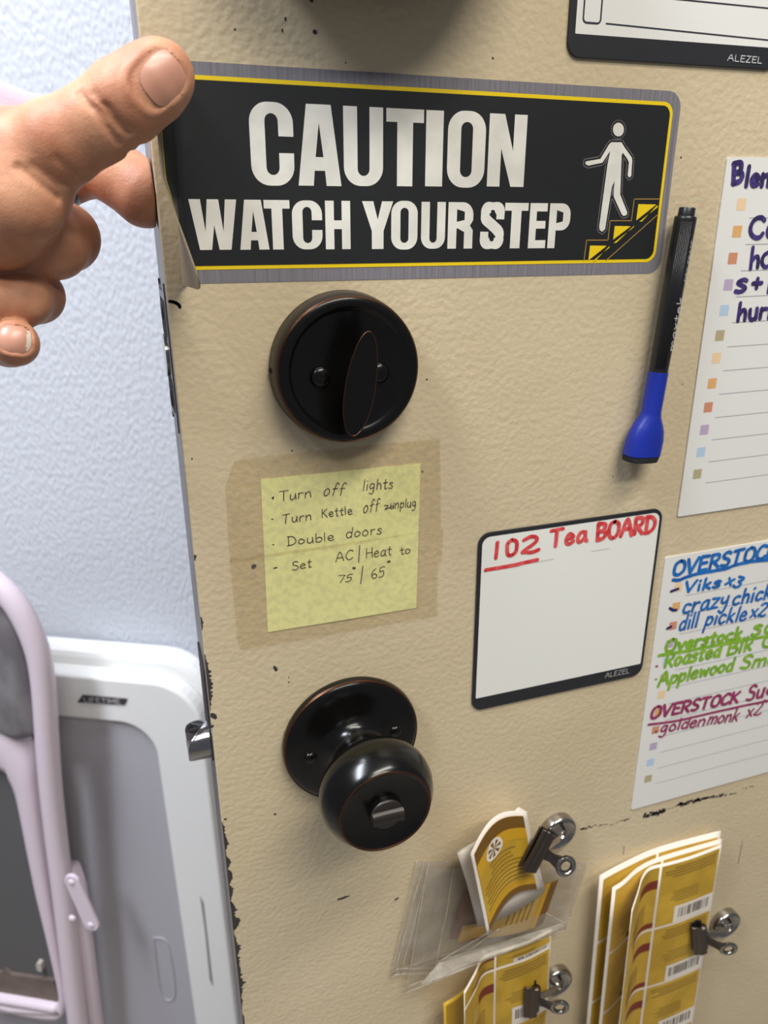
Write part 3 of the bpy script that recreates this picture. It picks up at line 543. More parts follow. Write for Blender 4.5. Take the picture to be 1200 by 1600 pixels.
prism('frame', rr(190.3, 61.0, 300, 210, 6), 0.15, 1.2, M['board_frame'], cal, bev=.3)
flat('writing_surface', [[rr(193.4, 69.6, 297, 205, (3, 3, .3, .3))]], 1.28, M['pad_white'], cal)
def c7(x, y): return (860+x/3.529, y/3.529)
bx = rr(*(list(P(*c7(170, 127))[:2])+list(P(*c7(278, -22))[:2])), 1.6, 5); bx = [(a, b) for a, b in bx]
polymesh('check_box', ribbon_polys(bx+[bx[0]], .7), 1.34, M['dark_rule'], cal, jitter=.003)
for a, b in (((298, 134), (1194, 225)), ((300, -38), (1194, 50))): pxline([c7(*a), c7(*b)], .62, M['dark_rule'], cal, w=1.34, name='rule_line')
write('ALEZEL', c7(965, 337), c7(1150, 352), c7(970, 304), .42, M['logo_print'], cal, w=1.3, name='lettering', wob=0)
# lined magnetic pads
PC = [(236, 206, 166), (222, 172, 112), (206, 142, 112), (186, 168, 194), (182, 204, 226), (180, 170, 132)]
PM = [mat('square_%d' % i, c, .5) for i, c in enumerate(PC)]
def pad(name, label, x0, x1, y1, y0, sq, rules, dull=0):
    t = thing(name, ((x0+x1)/2, y0, 0), label, 'notepad')
    prism('sheet', rr(x0, y0, x1, y1, .8, 2), 0.15, 0.75, M['pad_white'], t)
    for i, (x, y) in enumerate(sq):
        q = P(x, y); flat('colour_square', [[rr(q[0]-2.7, q[1]-2.7, q[0]+2.7, q[1]+2.7, .2, 1)]], 0.8, PM[(i) % 6], t)
    for (x, y) in rules:
        q = P(x, y); polymesh('rule_line', [[(q[0], q[1]-.15), (x1-6, q[1]-.15), (x1-6, q[1]+.15), (q[0], q[1]+.15)]], .82, M['rule'], t)
    return t
blend = pad('lined_magnetic_pad', 'white lined magnetic pad with colour squares and purple Blend heading beside the marker', 279.8, 410, 24.6, -156.2,
            [(1156.6, 319.4), (1149.9, 361.7), (1143, 403.7), (1136.4, 445), (1130, 484.7), (1123, 524), (1117.6, 559), (1111, 598.7), (1105, 635.9), (1099, 671), (1093.6, 706), (1088, 740)],
            [(1168.6, 340.7), (1163, 382), (1155.5, 423), (1148, 463.7), (1142, 503.9), (1134.5, 541.7), (1128, 579), (1122, 615.6), (1116, 652), (1110.5, 686.8), (1105.6, 721), (1100.4, 754)])
def c8(x, y): return (1120+x/5.337, 230+y/5.337)
for tx, a, b, t, wd in [('B', (120, 305), (200, 290), (112, 140), 2.6), ('len', (228, 325), (420, 325), (228, 165), 2.3), ('C', (258, 765), (372, 750), (256, 600), 2.3), ('o', (405, 745), (450, 742), (405, 590), 2.1),
                    ('h', (262, 1010), (335, 1005), (262, 840), 2.1), ('o', (355, 1000), (440, 1000), (355, 790), 2.1), ('s', (145, 1208), (235, 1200), (150, 1045), 2.2), ('+', (280, 1195), (352, 1190), (280, 1060), 2.3), ('l', (410, 1210), (425, 1210), (415, 1075), 2.1),
                    ('hurb', (160, 1445), (480, 1420), (165, 1300), 2.2)]:
    write(tx, c8(*a), c8(*b), c8(*t), wd, M['purple_ink'], blend, w=.9)
over = pad('lined_magnetic_pad', 'white lined magnetic pad with blue OVERSTOCK heading and green and magenta lists', 275.6, 406, -180.2, -358.6,
           [(1058.5, 917), (1055, 946.8), (1050, 976.9), (1045, 1005), (1040.5, 1032), (1036, 1058), (1032, 1084.6), (1027.5, 1112), (1023, 1139.5), (1019.6, 1165), (1015, 1190), (1011.5, 1215.5)],
           [(1069.7, 930), (1064, 960), (1060, 990), (1057, 1018), (1054, 1046), (1047, 1073.4), (1041.6, 1099), (1038, 1124), (1034.6, 1149), (1029.8, 1174.7), (1026, 1199.4), (1022.5, 1223.4)])
for tx, a, b, t, wd, m in [('OVERSTOCK', (1049, 899), (1209, 868), (1049, 878), 2.24, 'blue_ink'), ('Viks', (1067, 925), (1122, 916), (1065, 909), 1.92, 'blue_ink'), ('x3', (1132, 912), (1152, 917), (1131, 893), 1.79, 'blue_ink'),
                       ('crazy', (1064, 958), (1134, 945), (1066, 934), 1.73, 'blue_ink'), ('chick', (1142, 945), (1202, 933), (1142, 923), 1.86, 'blue_ink'), ('dill', (1059, 984), (1086, 978), (1061, 961), 1.54, 'blue_ink'), ('pickle', (1099, 977), (1162, 968), (1100, 954), 1.66, 'blue_ink'), ('x2', (1170, 964), (1193, 961), (1170, 944), 1.66, 'blue_ink'),
                       ('Overstock', (1037, 1018), (1155, 996), (1037, 1000), 2.18, 'green_ink'), ('sa', (1172, 992), (1208, 986), (1172, 968), 2.18, 'green_ink'), ('Roasted', (1036, 1042), (1122, 1024), (1036, 1022), 2.05, 'green_ink'), ('Blk', (1134, 1023), (1172, 1014), (1134, 1002), 2.05, 'green_ink'), ('G', (1188, 1012), (1204, 1009), (1187, 994), 2.05, 'green_ink'),
                       ('Applewood', (1027, 1071), (1142, 1046), (1028, 1051), 1.92, 'green_ink'), ('Smo', (1154, 1044), (1210, 1036), (1154, 1025), 2.05, 'green_ink'),
                       ('OVERSTOCK', (1014, 1122), (1150, 1096), (1014, 1105), 2.18, 'magenta_ink'), ('Sug', (1164, 1094), (1204, 1084), (1163, 1073), 2.05, 'magenta_ink'), ('golden', (1029, 1144), (1098, 1132), (1029, 1127), 1.41, 'magenta_ink'), ('monk', (1103, 1131), (1150, 1125), (1103, 1112), 1.41, 'magenta_ink'), ('x2', (1164, 1120), (1186, 1115), (1163, 1101), 1.41, 'magenta_ink')]:
    write(tx, a, b, t, wd, M[m], over, w=.9, slant=.12)
pxline([(1050, 905), (1060, 905), (1075, 899), (1100, 893), (1130, 888), (1150, 881), (1175, 876), (1205, 873)], 2.2, M['blue_ink'], over, w=.92)
pxline([(1028, 1023), (1070, 1016), (1140, 1003), (1202, 992)], 2.2, M['green_ink'], over, w=.92); pxline([(1012, 1131), (1060, 1124), (1130, 1108), (1202, 1093)], 1.8, M['magenta_ink'], over, w=.92)
for l in ([(1047, 923), (1058, 919)], [(1045, 949), (1050, 952), (1055, 952)], [(1041, 981), (1047, 978)]): pxline(l, 1.8, M['navy_ink'], over, w=.93)
for x, y, m in ((1024, 1040, 'magenta_ink'), (1023, 1060, 'green_ink'), (1023, 1142, 'magenta_ink')): pxline([(x, y), (x+1.2, y-.4)], 1.5, M[m], over, w=.93)
# ------------------------------------------------------------------ dry-erase marker
mk = thing('dry_erase_marker', (P(1005, 720, 8)[0], P(1005, 720, 8)[1], 0), 'black dry-erase marker with blue cap stuck to the door beside the caution sign', 'marker')
mt_, mj, mb = P(1074, 325, 8), P(1028, 581, 8), P(1004, 719, 8)
ax = (mt_-mb); Lm = np.linalg.norm(ax); ax /= Lm; sd = np.array([ax[1], -ax[0], 0]); nn_ = np.array([0, 0, 1.0])
def loft(name, secs, m, parent, sg=28, **k):            # secs: (distance from the top, half width, half depth, sideways shift)
    vs_ = []; fs = []
    for d, hw, hd_, sh, pw in secs:
        c_ = mt_-ax*d+sd*sh
        for i in range(sg):
            a = 2*math.pi*i/sg; ca, sa_ = math.cos(a), math.sin(a); x = math.copysign(abs(ca)**pw, ca)*hw; z = math.copysign(abs(sa_)**pw, sa_)*hd_
            vs_.append(tuple(c_+sd*x+nn_*z))
    for j in range(len(secs)-1):
        for i in range(sg): fs.append((j*sg+i, j*sg+(i+1) % sg, (j+1)*sg+(i+1) % sg, (j+1)*sg+i))
    fs.append(tuple(range(sg-1, -1, -1))); fs.append(tuple((len(secs)-1)*sg+i for i in range(sg)))
    o = fixn(mesh(name, vs_, fs, m, parent, smooth=True, **k)); o.modifiers.new('e', 'EDGE_SPLIT').split_angle = math.radians(40); return o
Lj = (mt_-mj) @ ax
loft('end_plug', [(-.2, 3.4, 3.4, 0, 1), (0.2, 3.7, 3.7, 0, 1), (4.5, 3.8, 3.8, 0, 1)], M['pen_black'], mk)
loft('barrel', [(3.6, 4.6, 4.6, 0, 1), (4.0, 4.9, 4.9, 0, 1), (5.0, 5.0, 5.0, 0, 1), (40, 4.9, 4.9, 0, 1), (Lj, 4.6, 4.6, 0, 1)], M['pen_black'], mk)
for i in range(9):                                       # moulded ridges
    a = math.radians(92+i*9); 
    p0 = mt_-ax*6+sd*math.cos(a)*5.0+nn_*math.sin(a)*5.0; p1 = mt_-ax*(Lj-2)+sd*math.cos(a)*4.6+nn_*math.sin(a)*4.6
    if i < 7: tube('grip_ridge', [p0, p1], .28, M['pen_black'], mk, seg=6)
cs_ = Lm-Lj
loft('cap', [(Lj-.1, 4.4, 4.4, 0, 1), (Lj+.1, 4.9, 4.9, 0, 1), (Lj+.44*cs_, 4.9, 4.9, 0, 1), (Lj+cs_*.50, 5.6, 5.2, -.1, 1), (Lj+cs_*.58, 7.6, 5.7, -.4, .9), (Lj+cs_*.66, 9.1, 6.0, -.6, .85), (Lj+cs_*.76, 9.9, 6.3, -.9, .8), (Lj+cs_*.93, 9.7, 6.6, -1.5, .7)], M['pen_blue'], mk, label='blue flared cap')
loft('eraser', [(Lj+cs_*.925, 9.0, 6.2, -1.4, .7), (Lj+cs_*.94, 9.3, 6.4, -1.5, .7), (Lj+cs_*1.0, 8.8, 6.2, -1.8, .7)], M['felt'], mk, label='black felt eraser tip')
def mark_text(text, d0, d1, h, wd, ac):                  # lettering running along the barrel
    chars = list(text); tot = sum(G[c][0]+1.8 for c in chars)-1.8; x = 0; polys = []; vs_ = []; fs = []
    for c in chars:
        g = G[c]
        for st in g[1]:
            line = [(((x+px)/tot), py/10) for px, py in (st if len(g) > 2 else smoothline(st, 3))]
            polys += ribbon_polys([(q[0]*(d0-d1), q[1]*h) for q in line], wd)
        x += g[0]+1.8
    for pl in polys:
        b0 = len(vs_)
        for a, b in pl:
            an = math.radians(ac)+b/5.0; rr_ = 5.35
            vs_.append(tuple(mt_-ax*(d0-a)+sd*math.cos(an)*rr_+nn_*math.sin(an)*rr_))
        fs.append(tuple(range(b0, b0+len(pl))))
    return mesh('lettering', vs_, fs, M['logo_print'], mk)
mark_text('maxtek', Lj-11, Lj-36, 3.0, .42, 62); mark_text('DRY ERASE', 32, 14, 1.4, .18, 60)
# ------------------------------------------------------------------ magnetic clips
def bulldog(label, mag, jaw0, jaw1, hub, ring, wj, tilt_pts=None, rmag=11.5):
    t = thing('magnetic_clip', (mag[0], mag[1], 0), label, 'clip', None)
    lathe('magnet', [(rmag, 0.2), (rmag, 5.0), (rmag-.6, 6.2), (rmag-1.6, 6.5), (rmag-2.6, 5.6), (rmag*.55, 4.6), (rmag*.35, 5.2), (.2, 5.2)], (mag[0], mag[1], 0), M['steel'], t, seg=48, label='round steel magnet')
    j0, j1 = np.array(jaw0), np.array(jaw1); mid = (j0+j1)/2; d = (j1-j0)/np.linalg.norm(j1-j0); hb_ = np.array(hub); out = hb_-mid; out -= d*(out @ d); out = out/np.linalg.norm(out); nz = np.cross(d, out); nz = nz/np.linalg.norm(nz); nz = nz if nz[2] > 0 else -nz
    Lh = np.linalg.norm(j1-j0)/2
    def jaw(name, sg):
        prof = [(-2.2, 1.2), (-2.6, 2.6), (-1.2, 3.8), (.4, 3.4), (1.4, 4.4), (3.6, 5.2), (6.5, 4.6), (6.3, 3.8), (3.6, 4.2), (1.6, 3.4), (.4, 2.4), (-1.2, 2.6), (-1.4, 1.2)]
        vs_ = [tuple(mid+d*e*Lh*(1 if x < 2 else .92)+out*x+nz*z*sg*.8) for e in (-1, 1) for x, z in prof]; n = len(prof)
        fs = [tuple(range(n-1, -1, -1)), tuple(range(n, 2*n))]+[(i, (i+1) % n, n+(i+1) % n, n+i) for i in range(n)]
        return bevel(fixn(mesh(name, vs_, fs, M['clip'], t)), .3)
    jaw('jaw', 1); jaw('jaw', -1)
    tube('spring_pin', [mid+out*6-d*Lh*.75, mid+out*6+d*Lh*.75], 2.6, M['clip'], t, seg=14)
    rg = np.array(ring); ho = rg-mid; Lr = np.linalg.norm(ho); ho = ho/Lr; sd_ = d-ho*(d @ ho); sd_ /= np.linalg.norm(sd_); nz2 = np.cross(ho, sd_); nz2 = nz2 if nz2[2] > 0 else -nz2
    for nm, off, r0 in (('handle', 1, 6.4), ('handle', -1, 4.8)):
        ctr = rg if off > 0 else np.array([mag[0], mag[1], 7.5])+(np.array(jaw1)-np.array(jaw0))*0
        hv = ctr-(mid+out*4); Lr_ = np.linalg.norm(hv); hv = hv/Lr_; s2 = d-hv*(d @ hv); s2 /= np.linalg.norm(s2); n2 = np.cross(hv, s2); n2 = n2 if n2[2] > 0 else -n2
        st = mid+out*4
        # strap that ends in a ring
        outl = []
        for i in range(21):
            a = math.radians(-140+280*i/20); outl.append((Lr_+r0*math.cos(a), r0*math.sin(a)))
        outl = [(0, -3.6), (Lr_*.45, -2.6)]+outl+[(Lr_*.45, 2.6), (0, 3.6)]
        hole = [(Lr_+3.1*math.cos(a*math.pi/8), 3.1*math.sin(a*math.pi/8)) for a in range(16)]
        o = flat(nm, [[outl, hole]], 0, M['clip'] if off > 0 else M['steel'], t, frame=lambda a, b, w, st=st, hv=hv, s2=s2, n2=n2: tuple(st+hv*a+s2*b+n2*(w+1.6*math.sin(min(1, a/Lr_)*math.pi)*.8)))
        solid(o, 1.0, 0); bevel(o, .35)
        if off > 0: tube('handle_curl', [tuple(ctr+hv*5.0*math.cos(a*math.pi/10)+s2*5.0*math.sin(a*math.pi/10)+n2*.1) for a in range(20)], 1.35, M['steel'], t, seg=10, closed=True)
    return t
# bundle helper: strip surfaces swept from a cross-section
def sheet_fn(cs, v0, v1, lean=0.0, shear=0.0):          # cs: list of (u, w); returns fn(a 0..1 along the section, b 0..1 up)
    line = smoothline(cs, 10); ln_ = [0]
    for i in range(1, len(line)): ln_.append(ln_[-1]+math.hypot(line[i][0]-line[i-1][0], line[i][1]-line[i-1][1]))
    tot = ln_[-1]
    def fn(a, b, off=0.0):
        l = a*tot; i = 0
        while i < len(ln_)-2 and ln_[i+1] < l: i += 1
        t = (l-ln_[i])/max(1e-6, ln_[i+1]-ln_[i]); p = np.array(line[i])*(1-t)+np.array(line[i+1])*t
        tg = np.array(line[i+1])-np.array(line[i]); tg /= np.linalg.norm(tg); nrm = np.array([tg[1], -tg[0]])
        p = p+nrm*off; v = v0+(v1-v0)*b
        return (p[0]+shear*(v-v1), v, p[1]+lean*(v1-v))
    fn.length = tot; return fn
def spatch2(name, fn, a0, a1, b0, b1, off, m, parent, na=10, nb=6, r=0.0, **k):
    return grid(name, lambda s, t: fn(a0+(a1-a0)*s, b0+(b1-b0)*t, off), na, nb, m, parent, **k)
def labels(fn, cols, rows, parent, seed=1, red=True, bar=True):
    rnd = random.Random(seed)
    for ci, (a0, a1) in enumerate(cols):
        for (b0, b1) in rows:
            hb2 = b1-b0; L = spatch2('label', fn, a0, a1, b0, b1, .14, M['mustard'], parent, 14, 8)
            if ci == 0:                                 # back label: text blocks and barcode (right column)
                for j in range(4):
                    y = b1-hb2*(.06+.045*j); spatch2('small_print', fn, a0+(a1-a0)*.05, a0+(a1-a0)*(rnd.uniform(.75, .97)), y-hb2*.022, y, .24, M['label_text'], parent, 8, 1)
                for j in range(5):
                    y = b1-hb2*(.46+.04*j); spatch2('small_print', fn, a0+(a1-a0)*.30, a0+(a1-a0)*(rnd.uniform(.70, .82)), y-hb2*.016, y, .24, M['label_text'], parent, 6, 1)
                if bar:
                    spatch2('barcode_patch', fn, a0, a0+(a1-a0)*.70, b0, b0+hb2*.28, .22, M['paper'], parent, 6, 1)
                    x = a0+(a1-a0)*.07
                    while x < a0+(a1-a0)*.62:
                        wdt = rnd.choice((.010, .014, .022))*(a1-a0)/.9
                        spatch2('barcode_bar', fn, x, x+wdt, b0+hb2*.07, b0+hb2*.23, .3, M['bar_black'], parent, 1, 1); x += wdt+rnd.choice((.010, .016, .03))*(a1-a0)
            else:
                spatch2('red_band', fn, a0, a0+(a1-a0)*.42, b1-hb2*.34, b1-hb2*.20, .24, M['label_red'], parent, 6, 1)
                spatch2('emblem', fn, a0+(a1-a0)*.48, a0+(a1-a0)*.68, b1-hb2*.50, b1-hb2*.26, .24, M['label_pale'], parent, 6, 4)
                spatch2('red_band', fn, a0, a0+(a1-a0)*.6, b0+hb2*.02, b0+hb2*.10, .24, M['label_red'], parent, 6, 1)
                for j in range(7):
                    y = b1-hb2*(.56+.045*j); spatch2('small_print', fn, a0+(a1-a0)*.18, a0+(a1-a0)*(rnd.uniform(.6, .85)), y-hb2*.018, y, .24, M['label_text'], parent, 6, 1)
# right-hand bundle
rb = thing('label_sheet', (350, -600, 10), 'front sheet of mustard labels with barcodes, curled at left, in the right-hand clip', 'label sheet', 'label sheets in the right-hand clip')
vt = -403.5; rowh = 57.5
fr = sheet_fn([(347, 10), (320, 11.5), (300.5, 11), (289, 10.5), (280, 15), (270, 24), (258, 34.5)], vt-4*rowh-4, vt+1.5, shear=-.03)
fr0 = spatch2('paper', fr, 0, 1, 0, 1, 0, M['paper'], rb, 60, 10); solid(fr0, .5, 1)
tt_ = (4*rowh+5.5)
rows = [(1-(1.5+(i+1)*rowh-1.6)/tt_, 1-(1.5+i*rowh+.6)/tt_) for i in range(4)]
cdiv = 49.5/fr.length
labels(fr, [(.015, cdiv-.008), (cdiv+.012, .999)], rows, rb)
rb2 = thing('label_sheet', (300, -600, 8), 'second sheet of mustard labels with red bands, shaded behind the curled front sheet', 'label sheet', 'label sheets in the right-hand clip')
f2 = sheet_fn([(348, 8.5), (300, 8.0), (280, 10.5), (264, 16.5), (254, 19)], -640, -398.5, shear=-.03)
o = spatch2('paper', f2, 0, 1, 0, 1, 0, M['paper'], rb2, 30, 8); solid(o, .5, 1)
labels(f2, [(.02, .49), (.51, .97)], [(1-(3+(i+1)*rowh-1.6)/241, 1-(3+i*rowh+.6)/241) for i in range(4)], rb2, seed=4, bar=False)
rb3 = thing('label_sheet', (300, -600, 5), 'rearmost sheet of mustard labels in the right-hand clip, its top corner tallest', 'label sheet', 'label sheets in the right-hand clip')
f3 = sheet_fn([(348.5, 6), (300, 4.5), (270, 8), (249, 12)], -640, -394.0, shear=-.03)
o = spatch2('paper', f3, 0, 1, 0, 1, 0, M['paper'], rb3, 20, 6); solid(o, .8, 1)
labels(f3, [(.02, .49), (.51, .97)], [(1-(4+(i+1)*rowh-1.6)/246, 1-(4+i*rowh+.6)/246) for i in range(4)], rb3, seed=5, bar=False)
rb4 = thing('backing_sheet', (290, -600, 3), 'plain white backing sheets behind the mustard labels in the right-hand clip', 'paper', None)
for i, (du, dw_) in enumerate(((0, 0), (3, 1.2))):
    f4 = sheet_fn([(346, 3.2-dw_), (300, 2.4-dw_*.6), (262+du, 5-dw_), (252+du, 9-dw_)], -640, -412-3*i, shear=-.03); o = spatch2('paper', f4, 0, 1, 0, 1, 0, M['paper'], rb4, 16, 4); solid(o, .5, 1)
mg = P(1133, 1442, 3)
bulldog('dark bulldog clip on a round magnet at the right, holding the tall label stack', mg, P(1085, 1445, 14), P(1088, 1487, 14), P(1103, 1470, 16), P(1138, 1482, 22), 14)
# lower-left bundle
lb3 = thing('label_sheet', (200, -560, 10), 'mustard label sheet with barcode below the clear bags, curled at left', 'label sheet', 'label sheets in the lower clip')
f5 = sheet_fn([(217.5, 10), (198, 13), (178, 13), (167, 14), (158, 22), (147, 31)], -640, -430, shear=-.04)
o = spatch2('paper', f5, 0, 1, 0, 1, 0, M['paper'], lb3, 50, 8); solid(o, .5, 1)
c5 = 41.5/f5.length
labels(f5, [(.012, c5-.006), (c5+.012, .999)], [(1-14.5/210, .99)]+[(1-(14.5+(i+1)*rowh)/210, 1-(14.5+i*rowh+2.2)/210) for i in range(3)], lb3, seed=8)
lb4 = thing('label_sheet', (180, -560, 6), 'brown-edged label sheet showing behind the curled lower left sheet', 'label sheet', 'label sheets in the lower clip')
f6 = sheet_fn([(217, 7), (190, 7), (165, 10), (150, 15), (140, 17)], -640, -455, shear=-.05)
o = spatch2('paper', f6, 0, 1, 0, 1, 0, M['mustard'], lb4, 20, 4); solid(o, .5, 1)
labels(f6, [(.02, .48), (.52, .98)], [(.70, .985), (.40, .68)], lb4, seed=9, bar=False)
bulldog('dark bulldog clip on a round magnet at the bottom, under the clear bags', P(868, 1532, 3), P(825, 1538, 14), P(822, 1584, 14), P(840, 1562, 16), P(874, 1573, 22), 14)
# upper-left bundle: folded label booklet turned askew
def bil(q, s, t): a, b, c, d = (np.array(x) for x in q); return a*(1-s)*(1-t)+b*s*(1-t)+c*s*t+d*(1-s)*t      # a bottom-left, b bottom-right, c top-right, d top-left
def c9(x, y, w): return P(680+x/5.4545, 1240+y/5.4545, w)
q_front = [c9(465, 1190, 40), c9(875, 825, 17), c9(755, 180, 17), c9(325, 520, 34)]
def ff(s, t, off=0.0):
    p = bil(q_front, s, t); bulge = 4.2*math.sin(math.pi*s)*(1)
    e0 = np.array([0, 0, 0.])
    dwn = (np.array(q_front[0])+np.array(q_front[1]))/2-(np.array(q_front[2])+np.array(q_front[3]))/2; dwn /= np.linalg.norm(dwn)
    p = p-dwn*bulge*1.7; p[2] += off-2.5*math.sin(math.pi*s); return tuple(p)
ub = thing('label_booklet', (175, -400, 20), 'tilted stack of mustard paper labels with a round white emblem in the upper clip', 'label sheet', None)
def ffp(s, t): 
    return ff(-.035+1.10*s, -.01+1.05*t, -.3)
o = grid('paper', ffp, 24, 10, M['paper'], ub); solid(o, .5)
def lp(name, s0, s1, t0, t1, off, m, na=20, nb=6): return grid(name, lambda s, t: ff(s0+(s1-s0)*s, t0+(t1-t0)*t, off), na, nb, m, ub)
lp('label', 0.02, .985, 0.02, .985, 0, M['mustard']); lp('label_band', .02, .985, .84, .985, .25, M['label_brown']); lp('label_band', .02, .985, .70, .84, .3, M['mustard_bright'])
lp('label_band', .02, .985, .02, .10, .25, M['label_brown']); lp('label_band', .02, .985, .10, .17, .3, M['mustard_bright'])
def emb(s, t):
    r = t*.17; a = 2*math.pi*s; return ff(.38+r*math.cos(a)*1.0, .74+r*math.sin(a)*.62, .5)
grid('emblem', emb, 28, 3, M['paper'], ub, label='round white emblem')
for i in range(7):
    a = 2*math.pi*i/7
    polys = []
    def pet(s, t, a=a): return ff(.38+(t*.13)*math.cos(a+(s-.5)*.45), .74+(t*.13)*.62*math.sin(a+(s-.5)*.45), .65)
    grid('emblem_petal', pet, 3, 3, M['label_brown'], ub)
for i in range(9):
    t1 = .62-.05*i; wd = (.5 if i < 3 else .85); lp('small_print', .5-wd/2+.03*(i % 2), .5+wd/2-.06*((i*3) % 4)*.5, t1-.018, t1, .3, M['label_text'], 12, 1)
# booklet pages behind (white edges)
for i in range(4):
    k = (i+1)
    qb = [np.array(c9(390, 1135, 24-3*i))+[-.6*i, 0, 0], np.array(c9(940-8*i, 830-4*i, 12-2*i)), np.array(c9(760-14*i, 140-8*i, 12-2*i)), np.array(c9(190+4*i, 510-6*i, 22-3*i))]
    def fb(s, t, qb=qb): p = bil(qb, s, t); p[2] += 2.5*math.sin(math.pi*s); return tuple(p)
    o = grid('page', fb, 14, 5, M['paper'], ub); solid(o, .7)
# loose labels in the bag behind
lo = thing('loose_label', (190, -400, 8), 'mustard label lying in the clear bag below the emblem label', 'label sheet', None)
ql = [c9(440, 1230, 9), c9(915, 1110, 8), c9(1050, 730, 8), c9(600, 830, 9)]
def fl_(s0, s1, t0, t1, off): return lambda s, t: tuple(bil(ql, s0+(s1-s0)*s, t0+(t1-t0)*t)+np.array([0, 0, off+2*math.sin(math.pi*(s0+(s1-s0)*s))]))
grid('label', fl_(0, 1, 0, 1, 0), 16, 6, M['label_pale'], lo); grid('label_band', fl_(.84, 1, 0, 1, .2), 4, 6, M['label_brown'], lo); grid('label_band', fl_(.74, .84, 0, 1, .2), 4, 6, M['mustard_bright'], lo)
for i in range(5): grid('small_print', fl_(.22+.09*i, .245+.09*i, .25, .85-.1*(i % 2), .25), 1, 4, M['label_text'], lo)
lo2 = thing('loose_label', (175, -420, 6), 'brown and mustard label corner in the bag left of the emblem label', 'label sheet', None)
q2 = [c9(120, 1240, 5), c9(400, 1250, 5), c9(500, 700, 6), c9(240, 850, 6)]
grid('label', lambda s, t: tuple(bil(q2, s, t)), 8, 6, mat('label_rust', (128, 78, 48), .5), lo2)
q3 = [c9(190, 1275, 6.5), c9(440, 1200, 6.5), c9(520, 1080, 6.5), c9(230, 1130, 6.5)]
grid('label_band', lambda s, t: tuple(bil(q3, s, t)), 6, 3, M['mustard_bright'], lo2)
bulldog('dark bulldog clip on a round magnet at the top, gripping the emblem label', P(872, 1298, 3), c9(935, 300, 20), c9(755, 640, 24), c9(960, 500, 22), c9(1110, 615, 28), 16)
# clear bags
def bag(pts, w, label, m='bag', name='clear_bag', group=None, amp=1.2):
    q = [P(x, y, w if isinstance(w, (int, float)) else w[i]) for i, (x, y) in enumerate(pts)]
    def fn(s, t):
        p = bil(q, s, t); e = math.sin(math.pi*s)*math.sin(math.pi*t)
        p[2] += amp*e*(1+noise.noise(Vector((p[0]*.06, p[1]*.06, w if isinstance(w, (int, float)) else 1)))*1.5); return tuple(p)
    o = grid(name, fn, 24, 18, M[m], None, origin=q[0]); tag(o, label, 'bag', group)
    for ed in ([(0, t/12) for t in range(13)], [(.16, t/12) for t in range(13)], [(1, t/12) for t in range(13)], [(t/12, 0) for t in range(13)], [(t/12, .05) for t in range(13)]):
        tube('seam', [fn(*e) for e in ed], .28, M['bag_fold'], o, seg=5)
    return o
def cb(x, y): return (600+x/3.75, 1240+y/3.75)
bag([cb(40, 1075), cb(1090, 720), cb(1195, 400), cb(195, 395)], 2.5, 'largest clear plastic bag lying flat on the door behind the emblem label', group='clear plastic bags in the upper clip')
bag([cb(60, 1060), cb(290, 1050), cb(435, 400), cb(235, 392)], 3.6, 'narrow clear plastic bag fold at the far left of the bag pile', group='clear plastic bags in the upper clip')
bag([cb(130, 1165), cb(1065, 790), cb(1150, 430), cb(255, 440)], 6.0, 'clear plastic bag hanging lowest over the emblem label stack', group='clear plastic bags in the upper clip')
bag([cb(215, 1120), cb(1060, 800), cb(1060, 760), cb(330, 985)], (14, 34, 36, 14), 'folded bright rim of a clear bag crossing above the lower clip', m='bag_fold', amp=2)
bag([cb(320, 985), cb(1060, 762), cb(950, 700), cb(620, 810)], (14, 35, 36, 30), 'front flap of clear bag plastic crossing the bottom of the emblem label', amp=2)
for l in ([(45, 1010), (190, 470), (230, 395)], [(75, 1070), (215, 460)], [(275, 550), (350, 530), (410, 495), (440, 470)], [(290, 1035), (415, 430)], [(150, 1160), (215, 800)], [(230, 440), (420, 430)], [(60, 1060), (150, 1082)]):
    pass
# ------------------------------------------------------------------ folding table against the wall
tb = thing('folding_table', WL(-330, -1210, 60), 'white plastic folding table folded and stood against the wall behind the chair', 'table')
tr = BG(262, 1056, 62); re_ = BG(306, 1130, 62)
RX = re_[0]+13; TZ = BG(200, 1043, 62)[1]; LX = RX-760; LB = -1205
def tfr(a, b, t):                                         # leans: the foot stands out from the wall
    k = (TZ-b)/1000; return WL(a+k*12, b, t+k*12)
prism('table_half', rr(LX, LB, RX, TZ, 62, 10), 6, 38, M['table_rim'], tb, frame=tfr, bev=8)
prism('table_half', rr(LX+4, LB+4, RX-5, TZ-15, 55, 10), 39, 50, M['table_rim'], tb, frame=tfr, bev=6)
# raised rim ring and the recessed panel
def ringo(o1, o2, w0, w1, m, name, parent, frame):
    n = len(o1); vs_ = [frame(a, b, w0) for a, b in o1]+[frame(a, b, w1) for a, b in o1]+[frame(a, b, w1) for a, b in o2]+[frame(a, b, w0-3) for a, b in o2]; fs = []
    for i in range(n):
        j = (i+1) % n; fs += [(i, j, n+j, n+i), (n+i, n+j, 2*n+j, 2*n+i), (2*n+i, 2*n+j, 3*n+j, 3*n+i)]
    return bevel(fixn(mesh(name, vs_, fs, m, parent, smooth=False)), 4, 4)
pin = BG(248, 1200, 66); ptop = BG(160, 1128, 66)[1]
o1 = rr(LX+4, LB+4, RX-5, TZ-16, 55, 10); o2 = rr(LX+62, LB+60, pin[0]-2, ptop, 42, 10)
ringo(o1, o2, 49, 64, M['table_rim'], 'raised_rim', tb, tfr)
prism('recessed_panel', rr(LX+50, LB+50, pin[0]+8, ptop+10, 42, 10), 48, 57, M['table_panel'], tb, frame=tfr, label='grey recessed table panel')
